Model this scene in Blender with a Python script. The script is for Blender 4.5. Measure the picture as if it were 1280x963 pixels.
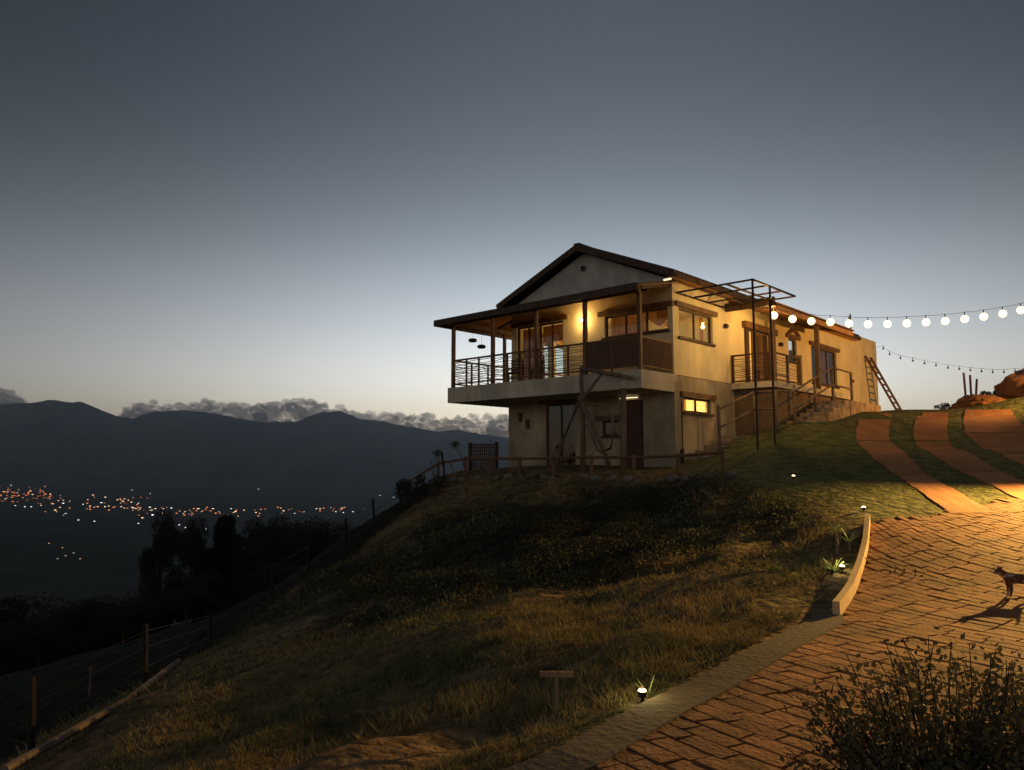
import bpy, bmesh, math, random
import numpy as np
from mathutils import Vector, Matrix
random.seed(7); rng = np.random.default_rng(7)
for o in list(bpy.data.objects): bpy.data.objects.remove(o)
sc = bpy.context.scene
COL = sc.collection

# ------------------------------------------------------------------ camera
F, CX, CY, PITCH = 955.0, 640.0, 481.5, math.radians(5.89)
cam = bpy.data.cameras.new('camera'); camo = bpy.data.objects.new('camera', cam); COL.objects.link(camo)
cam.sensor_width = 36; cam.lens = F/1280*36; cam.clip_start = .1; cam.clip_end = 60000
camo.rotation_euler = (math.pi/2+PITCH, 0, 0); sc.camera = camo
sc.view_settings.view_transform = 'Standard'; sc.view_settings.look = 'None'
sc.view_settings.exposure = 0; sc.view_settings.gamma = 1
sc.cycles.use_denoising = True
sc.cycles.max_bounces = 6; sc.cycles.transparent_max_bounces = 16
sc.cycles.sample_clamp_indirect = 4

# ------------------------------------------------------------------ world: dusk sky, afterglow behind the house
def build_world():
    w = bpy.data.worlds.new('World'); sc.world = w; w.use_nodes = True
    nt = w.node_tree; N = nt.nodes; L = nt.links; N.clear()
    out = N.new('ShaderNodeOutputWorld'); bg = N.new('ShaderNodeBackground'); L.new(bg.outputs[0], out.inputs[0])
    tc = N.new('ShaderNodeTexCoord'); sp = N.new('ShaderNodeSeparateXYZ'); L.new(tc.outputs['Generated'], sp.inputs[0])
    def m(op, a, b=None, c=None):
        n = N.new('ShaderNodeMath'); n.operation = op
        for i, v in enumerate((a, b, c)):
            if v is None: continue
            if isinstance(v, (int, float)): n.inputs[i].default_value = v
            else: L.new(v, n.inputs[i])
        return n.outputs[0]
    el = m('MULTIPLY', m('ARCSINE', sp.outputs[2]), 180/math.pi)
    az = m('MULTIPLY', m('ARCTAN2', sp.outputs[0], sp.outputs[1]), 180/math.pi)
    ramp = N.new('ShaderNodeValToRGB'); L.new(m('DIVIDE', m('ADD', el, 10), 100), ramp.inputs[0])
    def lin(c): return [((v/255+.055)/1.055)**2.4 if v > 10 else v/255/12.92 for v in c]
    stops = [(-10, (24, 25, 27)), (-1, (140, 118, 100)), (0, (262, 212, 172)), (2.2, (292, 264, 226)), (3.8, (300, 286, 258)), (6, (288, 287, 276)),
             (9, (250, 256, 259)), (13, (198, 208, 217)), (17, (151, 161, 171)), (22.5, (110, 119, 130)), (27, (92, 100, 112)), (32, (80, 88, 99)),
             (50, (76, 83, 94)), (90, (76, 82, 93))]
    # resample the measured sky colours with a smooth cubic so that no band edge shows
    K = [a for a, _ in stops]; LG = np.log(np.array([lin(c) for _, c in stops])+1e-4); sl = np.gradient(LG, np.array(K, float), axis=0)
    def cub(e):
        i = min(max(int(np.searchsorted(K, e))-1, 0), len(K)-2); h = K[i+1]-K[i]; t = (e-K[i])/h
        return np.exp((2*t**3-3*t*t+1)*LG[i]+(t**3-2*t*t+t)*h*sl[i]+(-2*t**3+3*t*t)*LG[i+1]+(t**3-t*t)*h*sl[i+1])
    els = [-10, -3, 0, 1.5, 3, 4.5, 6, 7.5, 9, 10.5, 12, 13.5, 15, 16.5, 18, 19.5, 21, 23, 25, 27, 29, 31, 33.5, 36, 40, 45, 50, 60, 90]
    cr = ramp.color_ramp
    while len(cr.elements) < len(els): cr.elements.new(0.5)
    for e, d in zip(cr.elements, els):
        e.position = (d+10)/100; e.color = (*[float(v) for v in cub(d)], 1)
    d1 = m('ABSOLUTE', m('SUBTRACT', az, 7.0))
    d1 = m('MINIMUM', d1, m('SUBTRACT', 360, d1))
    g = m('EXPONENT', m('MULTIPLY', m('POWER', m('DIVIDE', d1, 31.0), 2.0), -1.0))
    # the azimuth falloff is weaker high up
    hi = m('MULTIPLY_ADD', m('MINIMUM', m('DIVIDE', m('MAXIMUM', el, 0), 30.0), 1.0), 0.10, 0.15)
    hi = m('ADD', hi, m('MULTIPLY', m('MINIMUM', m('MAXIMUM', m('DIVIDE', m('SUBTRACT', el, 33.0), 35.0), 0.0), 1.0), 0.65))
    # antitwilight-like lift, added in the unseen sky behind the camera for ambient fill
    back_lift = m('MULTIPLY', m('MINIMUM', m('MAXIMUM', m('DIVIDE', m('SUBTRACT', d1, 60.0), 90.0), 0.0), 1.0), 0.42)
    hi = m('MINIMUM', m('ADD', hi, back_lift), 1.0)
    g = m('ADD', m('MULTIPLY', g, m('SUBTRACT', 1, hi)), hi)
    mul = N.new('ShaderNodeMix'); mul.data_type = 'RGBA'; mul.blend_type = 'MULTIPLY'; mul.inputs[0].default_value = 1
    comb = N.new('ShaderNodeCombineXYZ')
    for i in range(3): L.new(g, comb.inputs[i])
    L.new(ramp.outputs[0], mul.inputs[6]); L.new(comb.outputs[0], mul.inputs[7])
    L.new(mul.outputs[2], bg.inputs[0]); bg.inputs[1].default_value = 1.0
build_world()

# ------------------------------------------------------------------ projection helpers (used only to find where things stand)
def ray(px, py):
    vx = (px-CX)/F; vz = (CY-py)/F
    return Vector((vx, math.cos(PITCH)-vz*math.sin(PITCH), math.sin(PITCH)+vz*math.cos(PITCH)))
def at(px, py, Y):
    r = ray(px, py); return r*(Y/r.y)
def to_px(p):
    d = p[1]*math.cos(PITCH)+p[2]*math.sin(PITCH); v = -p[1]*math.sin(PITCH)+p[2]*math.cos(PITCH)
    return (CX+F*p[0]/d, CY-F*v/d) if d > 0 else (-1e6, -1e6)

# ------------------------------------------------------------------ materials
MATS = {}
def material(name, base, rough=.8, bump=0, scale=8, var=.25, col2=None, metallic=0, spec=.3, emit=None, estr=0,
             obj_random=0, mix_scale=None, detail=6, stretch=None, coords='Object', transl=0, stain=0, stain_scale=.9, stain_stretch=(1,1,1)):
    if name in MATS: return MATS[name]
    m = bpy.data.materials.new(name); m.use_nodes = True; MATS[name] = m
    nt = m.node_tree; N = nt.nodes; L = nt.links; p = N['Principled BSDF']
    p.inputs['Roughness'].default_value = rough; p.inputs['Metallic'].default_value = metallic
    p.inputs['Specular IOR Level'].default_value = spec
    tc = N.new('ShaderNodeTexCoord' if coords != 'World' else 'ShaderNodeNewGeometry'); coords = 'Position' if coords == 'World' else coords; src = tc.outputs[coords]
    if stretch:
        mp = N.new('ShaderNodeMapping'); mp.inputs['Scale'].default_value = stretch; L.new(src, mp.inputs[0]); src = mp.outputs[0]
    n1 = N.new('ShaderNodeTexNoise'); n1.inputs['Scale'].default_value = mix_scale or scale*.25; n1.inputs['Detail'].default_value = detail
    L.new(src, n1.inputs['Vector'])
    cr = N.new('ShaderNodeValToRGB'); L.new(n1.outputs[0], cr.inputs[0])
    c2 = col2 or [c*(1-var) for c in base]
    cr.color_ramp.elements[0].position = .36; cr.color_ramp.elements[0].color = (*c2, 1)
    cr.color_ramp.elements[1].position = .64; cr.color_ramp.elements[1].color = (*base, 1)
    outc = cr.outputs[0]
    if obj_random:
        oi = N.new('ShaderNodeObjectInfo'); hs = N.new('ShaderNodeHueSaturation')
        mr = N.new('ShaderNodeMapRange'); mr.inputs[3].default_value = 1-obj_random; mr.inputs[4].default_value = 1+obj_random
        L.new(oi.outputs['Random'], mr.inputs[0]); L.new(mr.outputs[0], hs.inputs['Value']); L.new(outc, hs.inputs['Color']); outc = hs.outputs[0]
    if stain:
        mp2 = N.new('ShaderNodeMapping'); mp2.inputs['Scale'].default_value = stain_stretch; L.new(tc.outputs[coords], mp2.inputs[0])
        n3 = N.new('ShaderNodeTexNoise'); n3.inputs['Scale'].default_value = stain_scale; n3.inputs['Detail'].default_value = 9; n3.inputs['Roughness'].default_value = .65; L.new(mp2.outputs[0], n3.inputs['Vector'])
        r3 = N.new('ShaderNodeMapRange'); r3.inputs[1].default_value = .38; r3.inputs[2].default_value = .6; r3.inputs[3].default_value = 1-stain; r3.inputs[4].default_value = 1.0; L.new(n3.outputs[0], r3.inputs[0])
        h3 = N.new('ShaderNodeHueSaturation'); L.new(r3.outputs[0], h3.inputs['Value']); L.new(outc, h3.inputs['Color']); outc = h3.outputs[0]
    L.new(outc, p.inputs['Base Color'])
    if bump:
        n2 = N.new('ShaderNodeTexNoise'); n2.inputs['Scale'].default_value = scale; n2.inputs['Detail'].default_value = 8
        L.new(src, n2.inputs['Vector']); b = N.new('ShaderNodeBump'); b.inputs['Strength'].default_value = bump; b.inputs['Distance'].default_value = .02
        L.new(n2.outputs[0], b.inputs['Height']); L.new(b.outputs[0], p.inputs['Normal'])
    if emit: p.inputs['Emission Color'].default_value = (*emit, 1); p.inputs['Emission Strength'].default_value = estr
    if transl:
        t = N.new('ShaderNodeBsdfTranslucent'); L.new(outc, t.inputs[0]); mx = N.new('ShaderNodeMixShader'); mx.inputs[0].default_value = transl
        L.new(p.outputs[0], mx.inputs[1]); L.new(t.outputs[0], mx.inputs[2]); L.new(mx.outputs[0], N['Material Output'].inputs[0])
    return m
def emissive(name, col, s, sample=True):
    m = material(name, (.8, .8, .8), emit=col, estr=s)
    if not sample: m.cycles.emission_sampling = 'NONE'
    return m
def glass_mat():
    m = bpy.data.materials.new('window_glass'); m.use_nodes = True; nt = m.node_tree; N = nt.nodes; L = nt.links; N.clear()
    o = N.new('ShaderNodeOutputMaterial'); mx = N.new('ShaderNodeMixShader'); t = N.new('ShaderNodeBsdfTransparent'); g = N.new('ShaderNodeBsdfGlossy')
    t.inputs[0].default_value = (.86, .89, .88, 1); g.inputs['Roughness'].default_value = .04
    lw = N.new('ShaderNodeLayerWeight'); lw.inputs[0].default_value = .5; pw = N.new('ShaderNodeMath'); pw.operation = 'POWER'; pw.inputs[1].default_value = 4.0
    ma = N.new('ShaderNodeMath'); ma.operation = 'MULTIPLY_ADD'; ma.inputs[1].default_value = .6; ma.inputs[2].default_value = .03
    L.new(lw.outputs['Facing'], pw.inputs[0]); L.new(pw.outputs[0], ma.inputs[0]); L.new(ma.outputs[0], mx.inputs[0]); L.new(t.outputs[0], mx.inputs[1]); L.new(g.outputs[0], mx.inputs[2]); L.new(mx.outputs[0], o.inputs[0])
    return m
GLASS = glass_mat()
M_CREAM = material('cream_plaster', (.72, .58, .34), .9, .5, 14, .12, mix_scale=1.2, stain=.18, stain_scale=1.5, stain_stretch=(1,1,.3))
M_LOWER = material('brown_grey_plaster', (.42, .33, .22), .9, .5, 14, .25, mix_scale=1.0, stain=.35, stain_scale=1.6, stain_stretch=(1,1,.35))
M_SLAB = material('slab_plaster', (.56, .48, .36), .9, .4, 14, .15, mix_scale=1.0, stain=.3, stain_scale=2.2, stain_stretch=(1,1,.25))
M_GABLE = material('grey_gable_board', (.50, .45, .385), .85, .4, 10, .2, stain=.2, stain_scale=1.3)
M_WOOD = material('brown_timber', (.16, .075, .032), .6, .4, 30, .45, stretch=(1, 1, .15))
M_WOODD = material('dark_timber', (.07, .034, .018), .6, .4, 30, .4, stretch=(1, 1, .15))
M_CEIL = material('orange_pine_ceiling', (.52, .25, .09), .6, .3, 22, .3, stretch=(.15, 1, 1))
M_LOG = material('weathered_log', (.20, .13, .085), .85, .6, 22, .45, stretch=(1, 1, .3))
M_ROOF = material('dark_metal_roof', (.045, .04, .04), .55, .3, 12, .3)
M_STEEL = material('rusty_dark_steel', (.055, .028, .018), .6, .3, 40, .5, metallic=.3)
M_INT = material('interior_cream_wall', (.75, .62, .38), .9, .1, 10, .08)
M_CURT = material('orange_brown_curtain', (.42, .2, .08), .9, .5, 30, .4, stretch=(6, 6, .3), transl=.35)
M_BLIND = material('pale_blind', (.6, .72, .7), .6)
M_BLACK = material('black_door_leaf', (.012, .01, .009), .5)
M_RED = material('red_brown_door', (.07, .022, .012), .5, .2, 20)
M_STONE = material('rough_stone', (.40, .28, .18), .95, .9, 12, .45)
M_CONC = material('weathered_concrete', (.10, .075, .052), .95, .6, 20, .3, mix_scale=1.4)
M_BOARD = material('pale_kerb_board', (.60, .42, .22), .8, .3, 20, .2)
M_PAVER = material('clay_paver', (.42, .175, .065), .9, .8, 26, .42, mix_scale=3.5, obj_random=.2, coords='World', stain=.5, stain_scale=1.1)
M_BED = material('dark_sand_bed', (.12, .06, .03), 1, .6, 20, .4)
M_EARTH = material('earthen_slab', (.30, .125, .05), .95, .6, 12, .3, mix_scale=1.2, obj_random=.1)
M_BANK = material('red_earth_bank', (.24, .10, .042), .95, .8, 8, .35)
M_BARK = material('dark_bark', (.04, .03, .02), .9, .6, 20)
M_LEAFD = material('dark_leaves', (.018, .026, .012), .8, 0, 4, .5, transl=.15)
M_LEAF = material('shrub_leaves', (.13, .11, .05), .7, 0, 6, .5, transl=.25)
M_BLADE = material('dry_grass_blades', (.27, .20, .08), .9, 0, 2, .5, col2=(.085, .09, .038), mix_scale=.7, coords='Object', transl=.2)
M_AGAVE = material('pale_green_leaf', (.22, .26, .10), .6, .1, 20, .3, transl=.15)
M_DRY = material('dry_stalk', (.10, .085, .06), .9, .3, 20)
M_WIRE = material('black_cable', (.015, .013, .012), .6)
M_WHITE = material('white_paint', (.7, .7, .68), .5)
M_REED = material('reed_mat', (.17, .095, .055), .9, .9, 60, .4, stretch=(3, 3, .1))

# ------------------------------------------------------------------ mesh builder
class MB:
    def __init__(s): s.v = []; s.f = []; s.m = []
    def add(s, vs, fs, mi=0):
        b = len(s.v); s.v += [tuple(v) for v in vs]; s.f += [tuple(b+i for i in f) for f in fs]; s.m += [mi]*len(fs); return s
    def box(s, a, b, mi=0):
        x0, x1 = sorted((a[0], b[0])); y0, y1 = sorted((a[1], b[1])); z0, z1 = sorted((a[2], b[2]))
        return s.add([(x0,y0,z0),(x1,y0,z0),(x1,y1,z0),(x0,y1,z0),(x0,y0,z1),(x1,y0,z1),(x1,y1,z1),(x0,y1,z1)],
                     [(3,2,1,0),(4,5,6,7),(0,1,5,4),(1,2,6,5),(2,3,7,6),(3,0,4,7)], mi)
    def bar(s, p, q, w, h=None, mi=0):
        p = Vector(p); q = Vector(q); d = (q-p).normalized(); h = h or w
        up = Vector((0,0,1)) if abs(d.z) < .95 else Vector((0,1,0))
        a = d.cross(up).normalized()*w/2; b = a.cross(d).normalized()*h/2
        return s.add([p-a-b,p+a-b,p+a+b,p-a+b,q-a-b,q+a-b,q+a+b,q-a+b], [(3,2,1,0),(4,5,6,7),(0,1,5,4),(1,2,6,5),(2,3,7,6),(3,0,4,7)], mi)
    def tube(s, pts, rad, n=8, mi=0, cap=True):
        pts = [Vector(p) for p in pts]; rings = []; b0 = len(s.v)
        rad = rad if isinstance(rad, (list, tuple)) else [rad]*len(pts)
        for i, p in enumerate(pts):
            d = (pts[min(i+1, len(pts)-1)]-pts[max(i-1, 0)]).normalized()
            up = Vector((0,0,1)) if abs(d.z) < .9 else Vector((1,0,0))
            a = d.cross(up).normalized(); b = d.cross(a).normalized()
            for k in range(n):
                t = 2*math.pi*k/n; s.v.append(tuple(p+(a*math.cos(t)+b*math.sin(t))*rad[i]))
        for i in range(len(pts)-1):
            for k in range(n):
                s.f.append((b0+i*n+k, b0+i*n+(k+1)%n, b0+(i+1)*n+(k+1)%n, b0+(i+1)*n+k)); s.m.append(mi)
        if cap:
            s.f.append(tuple(b0+k for k in range(n))[::-1]); s.m.append(mi)
            s.f.append(tuple(b0+(len(pts)-1)*n+k for k in range(n))); s.m.append(mi)
        return s
    def lathe(s, prof, c=(0,0,0), n=16, mi=0):
        b0 = len(s.v)
        for r, z in prof:
            for k in range(n):
                t = 2*math.pi*k/n; s.v.append((c[0]+r*math.cos(t), c[1]+r*math.sin(t), c[2]+z))
        for i in range(len(prof)-1):
            for k in range(n):
                s.f.append((b0+i*n+k, b0+i*n+(k+1)%n, b0+(i+1)*n+(k+1)%n, b0+(i+1)*n+k)); s.m.append(mi)
        return s
    def sphere(s, c, r, n=12, mi=0, sz=1.0):
        return s.lathe([(r*math.sin(math.pi*i/(n//2))+1e-4, -r*sz*math.cos(math.pi*i/(n//2))) for i in range(n//2+1)], c, n, mi)
    def build(s, name, mats, parent=None, off=(0,0,0), smooth=False, kind=None):
        me = bpy.data.meshes.new(name)
        v = [(x-off[0], y-off[1], z-off[2]) for x, y, z in s.v] if any(off) else s.v
        me.from_pydata(v, [], s.f)
        for m in (mats if isinstance(mats, (list, tuple)) else [mats]): me.materials.append(m)
        me.polygons.foreach_set('material_index', s.m)
        if smooth: me.polygons.foreach_set('use_smooth', [True]*len(s.f))
        me.update()
        o = bpy.data.objects.new(name, me); COL.objects.link(o)
        if parent: o.parent = parent
        if kind: o['kind'] = kind
        return o
def tag(o, label, cat, group=None, kind=None):
    o['label'] = label; o['category'] = cat
    if group: o['group'] = group
    if kind: o['kind'] = kind
    return o
def thing(name, label, cat, loc=(0,0,0), rz=0, group=None):
    o = bpy.data.objects.new(name, None); COL.objects.link(o); o.location = loc; o.rotation_euler = (0,0,rz); o.empty_display_size = .2
    return tag(o, label, cat, group)
def copy_tree(o, parent=None):
    c = o.copy(); COL.objects.link(c); c.parent = parent
    for ch in [k for k in bpy.data.objects if k.parent == o]: copy_tree(ch, c)
    return c

# ------------------------------------------------------------------ terrain
C0 = Vector((4.91, 23.0, 0)); HA = math.radians(-42.7)
EX = Vector((math.cos(HA), math.sin(HA), 0)); EY = Vector((-math.sin(HA), math.cos(HA), 0))
def HW(x, y, z=0): p = C0+EX*x+EY*y; return Vector((p.x, p.y, z))
ctrl = [at(*c) for c in [
 (640,963,4.07),(800,875,5.2),(920,815,6.5),(1035,775,7.8),(1088,655,12),(960,963,4.07),(1280,963,4.1),(1280,760,8.3),(1280,680,11),
 (1180,640,12.8),(1280,620,14.5),(1115,595,17),(1240,585,17.5),(1095,550,24),(1165,550,24),(1280,560,22),(1095,527,29),(1165,527,29),
 (1095,515,33),(1180,514,33),(1225,507,32),(1275,490,31),(1060,570,20),(1040,620,14.5),(980,600,16.5),(1000,700,11),(950,760,8.6),
 (800,603,20),(800,700,13),(900,640,15),(700,640,17),(600,640,19),(530,622,24),(470,680,20),(600,760,11),(640,860,6.8),(700,780,9),
 (400,963,5.5),(300,800,12.5),(450,800,10.5),(180,865,14),(50,930,11),(0,963,9.5),(340,752,18),(600,592,27),(900,880,5.2),(860,740,9.5)]]
ctrl += [HW(2.6,0,.35),HW(2.6,4.67,1.38),HW(2.6,9.7,1.98),HW(2.6,15,2.3),HW(2.6,19,2.45),HW(0,-.5,-.2),HW(-7,-.5,-.3),HW(-7.5,-2.5,-.4),HW(-3.5,-2.6,-.28),HW(0,-2.4,-.22),
 HW(1.0,-1.2,-.12),HW(-9,3,-1.2),HW(-9,10,-1.0),HW(-3,10,-.3),HW(-3,20,1.8)]
ctrl += [Vector(p) for p in [(-12,14,-6.5),(-10,22,-5.5),(-6,30,-3.6),(-4,38,-3.6),(-20,12,-9),(-25,30,-10),(-60,20,-20),(-60,60,-20),(-10,60,-10),(0,0,-1.62),(3,1,-1.58),
 (-3,1,-2.2),(6,2,-1.6),(10,5,-1.5),(12,12,-.7),(14,20,.5),(3,-5,-1.7),(-6,3,-3.3),(-8.6,12,-5.4),(-9,9,-5.4),(-9.2,16,-6),(-6.8,19,-4.2),(-15,-2,-7),(-30,0,-12),(20,45,1.2),(26,40,2.0),(15,42,1.6),(15,36.5,2.15),(18,38,2.1),(21.5,37,2.4),(12.5,39,1.8),(20,50,.8),(17,34.5,2.35),(18,60,-3),
 (25,20,3),(28,31,4.5),(60,20,8),(60,80,-2),(5,80,-14),(0,-40,-6),(-60,-40,-18),(60,-40,5),(5,45,-.5)]]
P = np.array([[p.x, p.y] for p in ctrl]); Z = np.array([p.z for p in ctrl])
def _U(r2): return .5*r2*np.log(r2+1e-9)
def _fit(lam=.6):
    n = len(P); d2 = ((P[:, None]-P[None])**2).sum(-1); K = _U(d2)+lam*np.eye(n)
    T = np.hstack([np.ones((n, 1)), P]); A = np.zeros((n+3, n+3)); A[:n, :n] = K; A[:n, n:] = T; A[n:, :n] = T.T
    return np.linalg.solve(A, np.concatenate([Z, np.zeros(3)]))
COEF = _fit()
def sstep(t): t = np.clip(t, 0, 1); return t*t*(3-2*t)
def terrain(x, y):
    x = np.asarray(x, float); y = np.asarray(y, float); shp = x.shape; xf = x.ravel(); yf = y.ravel()
    d = np.hypot(xf-3, yf-18); zn = np.zeros_like(xf); near = d < 112
    xn, yn = xf[near], yf[near]
    acc = COEF[-3]+COEF[-2]*xn+COEF[-1]*yn
    for i in range(len(P)): acc = acc+COEF[i]*_U((xn-P[i,0])**2+(yn-P[i,1])**2)
    zn[near] = acc
    zf = -220+222*np.exp(-(d/420)**1.5)-26*sstep(-xf/60)*np.exp(-(d/300))-6*sstep(d/200)
    w = 1-sstep((d-45)/60)
    z = zn*w+zf*(1-w)
    z = z+sstep((d-2500)/4000)*0
    return z.reshape(shp)
def tz(x, y): return float(terrain(np.array([x]), np.array([y]))[0])
def hit(px, py, y0=2.0, y1=60.0):
    r = ray(px, py); ys = np.linspace(y0, y1, 900); xs = r.x/r.y*ys; zs = r.z/r.y*ys
    dz = zs-terrain(xs, ys); i = np.where(dz < 0)[0]
    Y = ys[i[0]] if len(i) else y1
    return Vector((r.x/r.y*Y, Y, tz(r.x/r.y*Y, Y)))
def graded(lo, hi, n0, n1, fine, ratio):
    out = list(np.arange(lo, hi, fine)); s = fine; v = hi
    while v < n1: out.append(v); s *= ratio; v += s
    s = fine; v = lo
    while v > n0: s *= ratio; v -= s; out.insert(0, v)
    return np.array(out)
def smooth_noise(x, y, amp=1, freq=1, octaves=4, seed=0):
    r = np.random.default_rng(seed); z = np.zeros_like(x)
    for o in range(octaves):
        for _ in range(4):
            a = r.uniform(0, 2*math.pi); f = freq*2**o*r.uniform(.7, 1.4); z = z+amp/2**o*.5*np.sin(f*(x*math.cos(a)+y*math.sin(a))+r.uniform(0, 6.28))
    return z
def grid_mesh(name, X, Y, Zg, mat, smooth=True):
    ny, nx = X.shape; me = bpy.data.meshes.new(name); v = np.stack([X, Y, Zg], -1).reshape(-1, 3)
    idx = np.arange(nx*ny).reshape(ny, nx); q = np.stack([idx[:-1,:-1], idx[:-1,1:], idx[1:,1:], idx[1:,:-1]], -1).reshape(-1, 4)
    me.vertices.add(len(v)); me.vertices.foreach_set('co', v.ravel()); me.loops.add(q.size); me.loops.foreach_set('vertex_index', q.ravel())
    me.polygons.add(len(q)); me.polygons.foreach_set('loop_start', np.arange(len(q))*4); me.polygons.foreach_set('loop_total', np.full(len(q), 4))
    me.polygons.foreach_set('use_smooth', np.ones(len(q), bool)); me.update(); me.validate()
    me.materials.append(mat); o = bpy.data.objects.new(name, me); COL.objects.link(o); return o
def quads_mesh(name, V, k, mat, parent=None, kind=None):
    """V: (n*k,3) verts, polygons of k verts each"""
    n = len(V)//k; me = bpy.data.meshes.new(name); me.vertices.add(len(V)); me.vertices.foreach_set('co', np.ascontiguousarray(V, dtype=np.float32).ravel())
    me.loops.add(n*k); me.loops.foreach_set('vertex_index', np.arange(n*k)); me.polygons.add(n)
    me.polygons.foreach_set('loop_start', np.arange(n)*k); me.polygons.foreach_set('loop_total', np.full(n, k)); me.update(); me.validate()
    me.materials.append(mat); o = bpy.data.objects.new(name, me); COL.objects.link(o)
    if parent: o.parent = parent
    if kind: o['kind'] = kind
    return o

def ground_material():
    m = bpy.data.materials.new('hill_ground'); m.use_nodes = True; nt = m.node_tree; N = nt.nodes; L = nt.links; p = N['Principled BSDF']
    p.inputs['Roughness'].default_value = 1; p.inputs['Specular IOR Level'].default_value = .1
    tc = N.new('ShaderNodeTexCoord')
    def noise(s, d=6): n = N.new('ShaderNodeTexNoise'); n.inputs['Scale'].default_value = s; n.inputs['Detail'].default_value = d; L.new(tc.outputs['Object'], n.inputs['Vector']); return n.outputs[0]
    def ramp(f, *st):
        r = N.new('ShaderNodeValToRGB'); L.new(f, r.inputs[0]); cr = r.color_ramp
        while len(cr.elements) < len(st): cr.elements.new(.5)
        for e, (q, c) in zip(cr.elements, st): e.position = q; e.color = (*c, 1)
        return r.outputs[0]
    a = ramp(noise(.55), (.35, (.09, .085, .035)), (.5, (.21, .145, .07)), (.62, (.21, .125, .062)))
    b = ramp(noise(5), (.35, (.35, .35, .35)), (.65, (1.1, 1.1, 1.1)))
    mx = N.new('ShaderNodeMix'); mx.data_type = 'RGBA'; mx.blend_type = 'MULTIPLY'; mx.inputs[0].default_value = 1; L.new(a, mx.inputs[6]); L.new(b, mx.inputs[7])
    sp = N.new('ShaderNodeSeparateXYZ'); L.new(tc.outputs['Object'], sp.inputs[0]); wob = noise(.9)
    def M2(op, a_, b_):
        n = N.new('ShaderNodeMath'); n.operation = op; n.use_clamp = False
        for i_, v_ in enumerate((a_, b_)):
            if isinstance(v_, (int, float)): n.inputs[i_].default_value = v_
            else: L.new(v_, n.inputs[i_])
        return n.outputs[0]
    def stepr(v_, lo, hi_): n = N.new('ShaderNodeMapRange'); n.inputs[1].default_value = lo; n.inputs[2].default_value = hi_; L.new(v_, n.inputs[0]); return n.outputs[0]
    def lay(base_, col_, mask_):
        n = N.new('ShaderNodeMix'); n.data_type = 'RGBA'; L.new(mask_, n.inputs[0]); L.new(base_, n.inputs[6])
        if isinstance(col_, tuple): n.inputs[7].default_value = (*col_, 1)
        else: L.new(col_, n.inputs[7])
        return n.outputs[2]
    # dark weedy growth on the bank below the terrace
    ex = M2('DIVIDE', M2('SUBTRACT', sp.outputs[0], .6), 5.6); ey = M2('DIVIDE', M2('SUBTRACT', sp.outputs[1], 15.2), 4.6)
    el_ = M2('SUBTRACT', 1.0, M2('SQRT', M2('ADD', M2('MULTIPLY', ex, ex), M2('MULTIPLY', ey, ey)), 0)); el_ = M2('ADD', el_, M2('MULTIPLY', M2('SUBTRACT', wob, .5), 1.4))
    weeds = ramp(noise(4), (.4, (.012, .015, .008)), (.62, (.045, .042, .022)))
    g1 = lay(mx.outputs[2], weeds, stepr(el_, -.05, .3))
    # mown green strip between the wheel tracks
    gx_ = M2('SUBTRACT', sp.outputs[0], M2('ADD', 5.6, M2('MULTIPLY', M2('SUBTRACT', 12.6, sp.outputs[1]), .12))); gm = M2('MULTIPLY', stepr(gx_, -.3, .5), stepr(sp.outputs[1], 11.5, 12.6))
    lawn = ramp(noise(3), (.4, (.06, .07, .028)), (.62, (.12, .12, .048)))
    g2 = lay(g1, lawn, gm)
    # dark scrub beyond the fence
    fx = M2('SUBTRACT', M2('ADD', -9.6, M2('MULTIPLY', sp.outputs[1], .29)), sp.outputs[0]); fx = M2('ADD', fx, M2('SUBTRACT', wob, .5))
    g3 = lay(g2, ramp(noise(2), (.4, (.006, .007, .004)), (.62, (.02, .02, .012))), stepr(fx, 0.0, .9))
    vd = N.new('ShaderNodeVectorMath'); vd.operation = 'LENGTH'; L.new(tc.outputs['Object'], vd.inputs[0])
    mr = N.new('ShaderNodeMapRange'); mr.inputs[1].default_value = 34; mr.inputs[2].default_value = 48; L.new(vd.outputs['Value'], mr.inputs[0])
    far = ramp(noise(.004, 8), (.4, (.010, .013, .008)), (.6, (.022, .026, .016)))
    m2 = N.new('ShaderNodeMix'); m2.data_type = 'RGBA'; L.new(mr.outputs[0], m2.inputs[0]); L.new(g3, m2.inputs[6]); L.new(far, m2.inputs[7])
    L.new(m2.outputs[2], p.inputs['Base Color'])
    bp = N.new('ShaderNodeBump'); bp.inputs['Strength'].default_value = 1; bp.inputs['Distance'].default_value = .16; L.new(noise(6, 10), bp.inputs['Height']); L.new(bp.outputs[0], p.inputs['Normal'])
    return m
gx = graded(-14, 20, -16000, 16000, .16, 1.045); gy = graded(-2, 36, -6000, 20000, .16, 1.045)
GX, GY = np.meshgrid(gx, gy)
DRIVE = [(-7,-1.5),(-3.2,1.3),(.40,4.07),(1.04,4.94),(1.98,6.1),(3.16,7.6),(3.30,7.95),(4.4,9.9),(5.56,12.0),(7.1,12.7),(9.6,14.4),(12,16.5),(15,15),(14,5),(9,-4),(-5,-5)]
def inside(poly, x, y):
    x = np.asarray(x); y = np.asarray(y); r = np.zeros(x.shape, bool); n = len(poly)
    for i in range(n):
        (x0, y0), (x1, y1) = poly[i], poly[i-1]
        if y0 == y1: continue
        c = ((y0 > y) != (y1 > y)) & (x < (x1-x0)*(y-y0)/(y1-y0)+x0); r ^= c
    return r
GZ = terrain(GX, GY)
inD = inside(DRIVE, GX, GY); nearm = (np.hypot(GX-3, GY-14) < 45)
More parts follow.
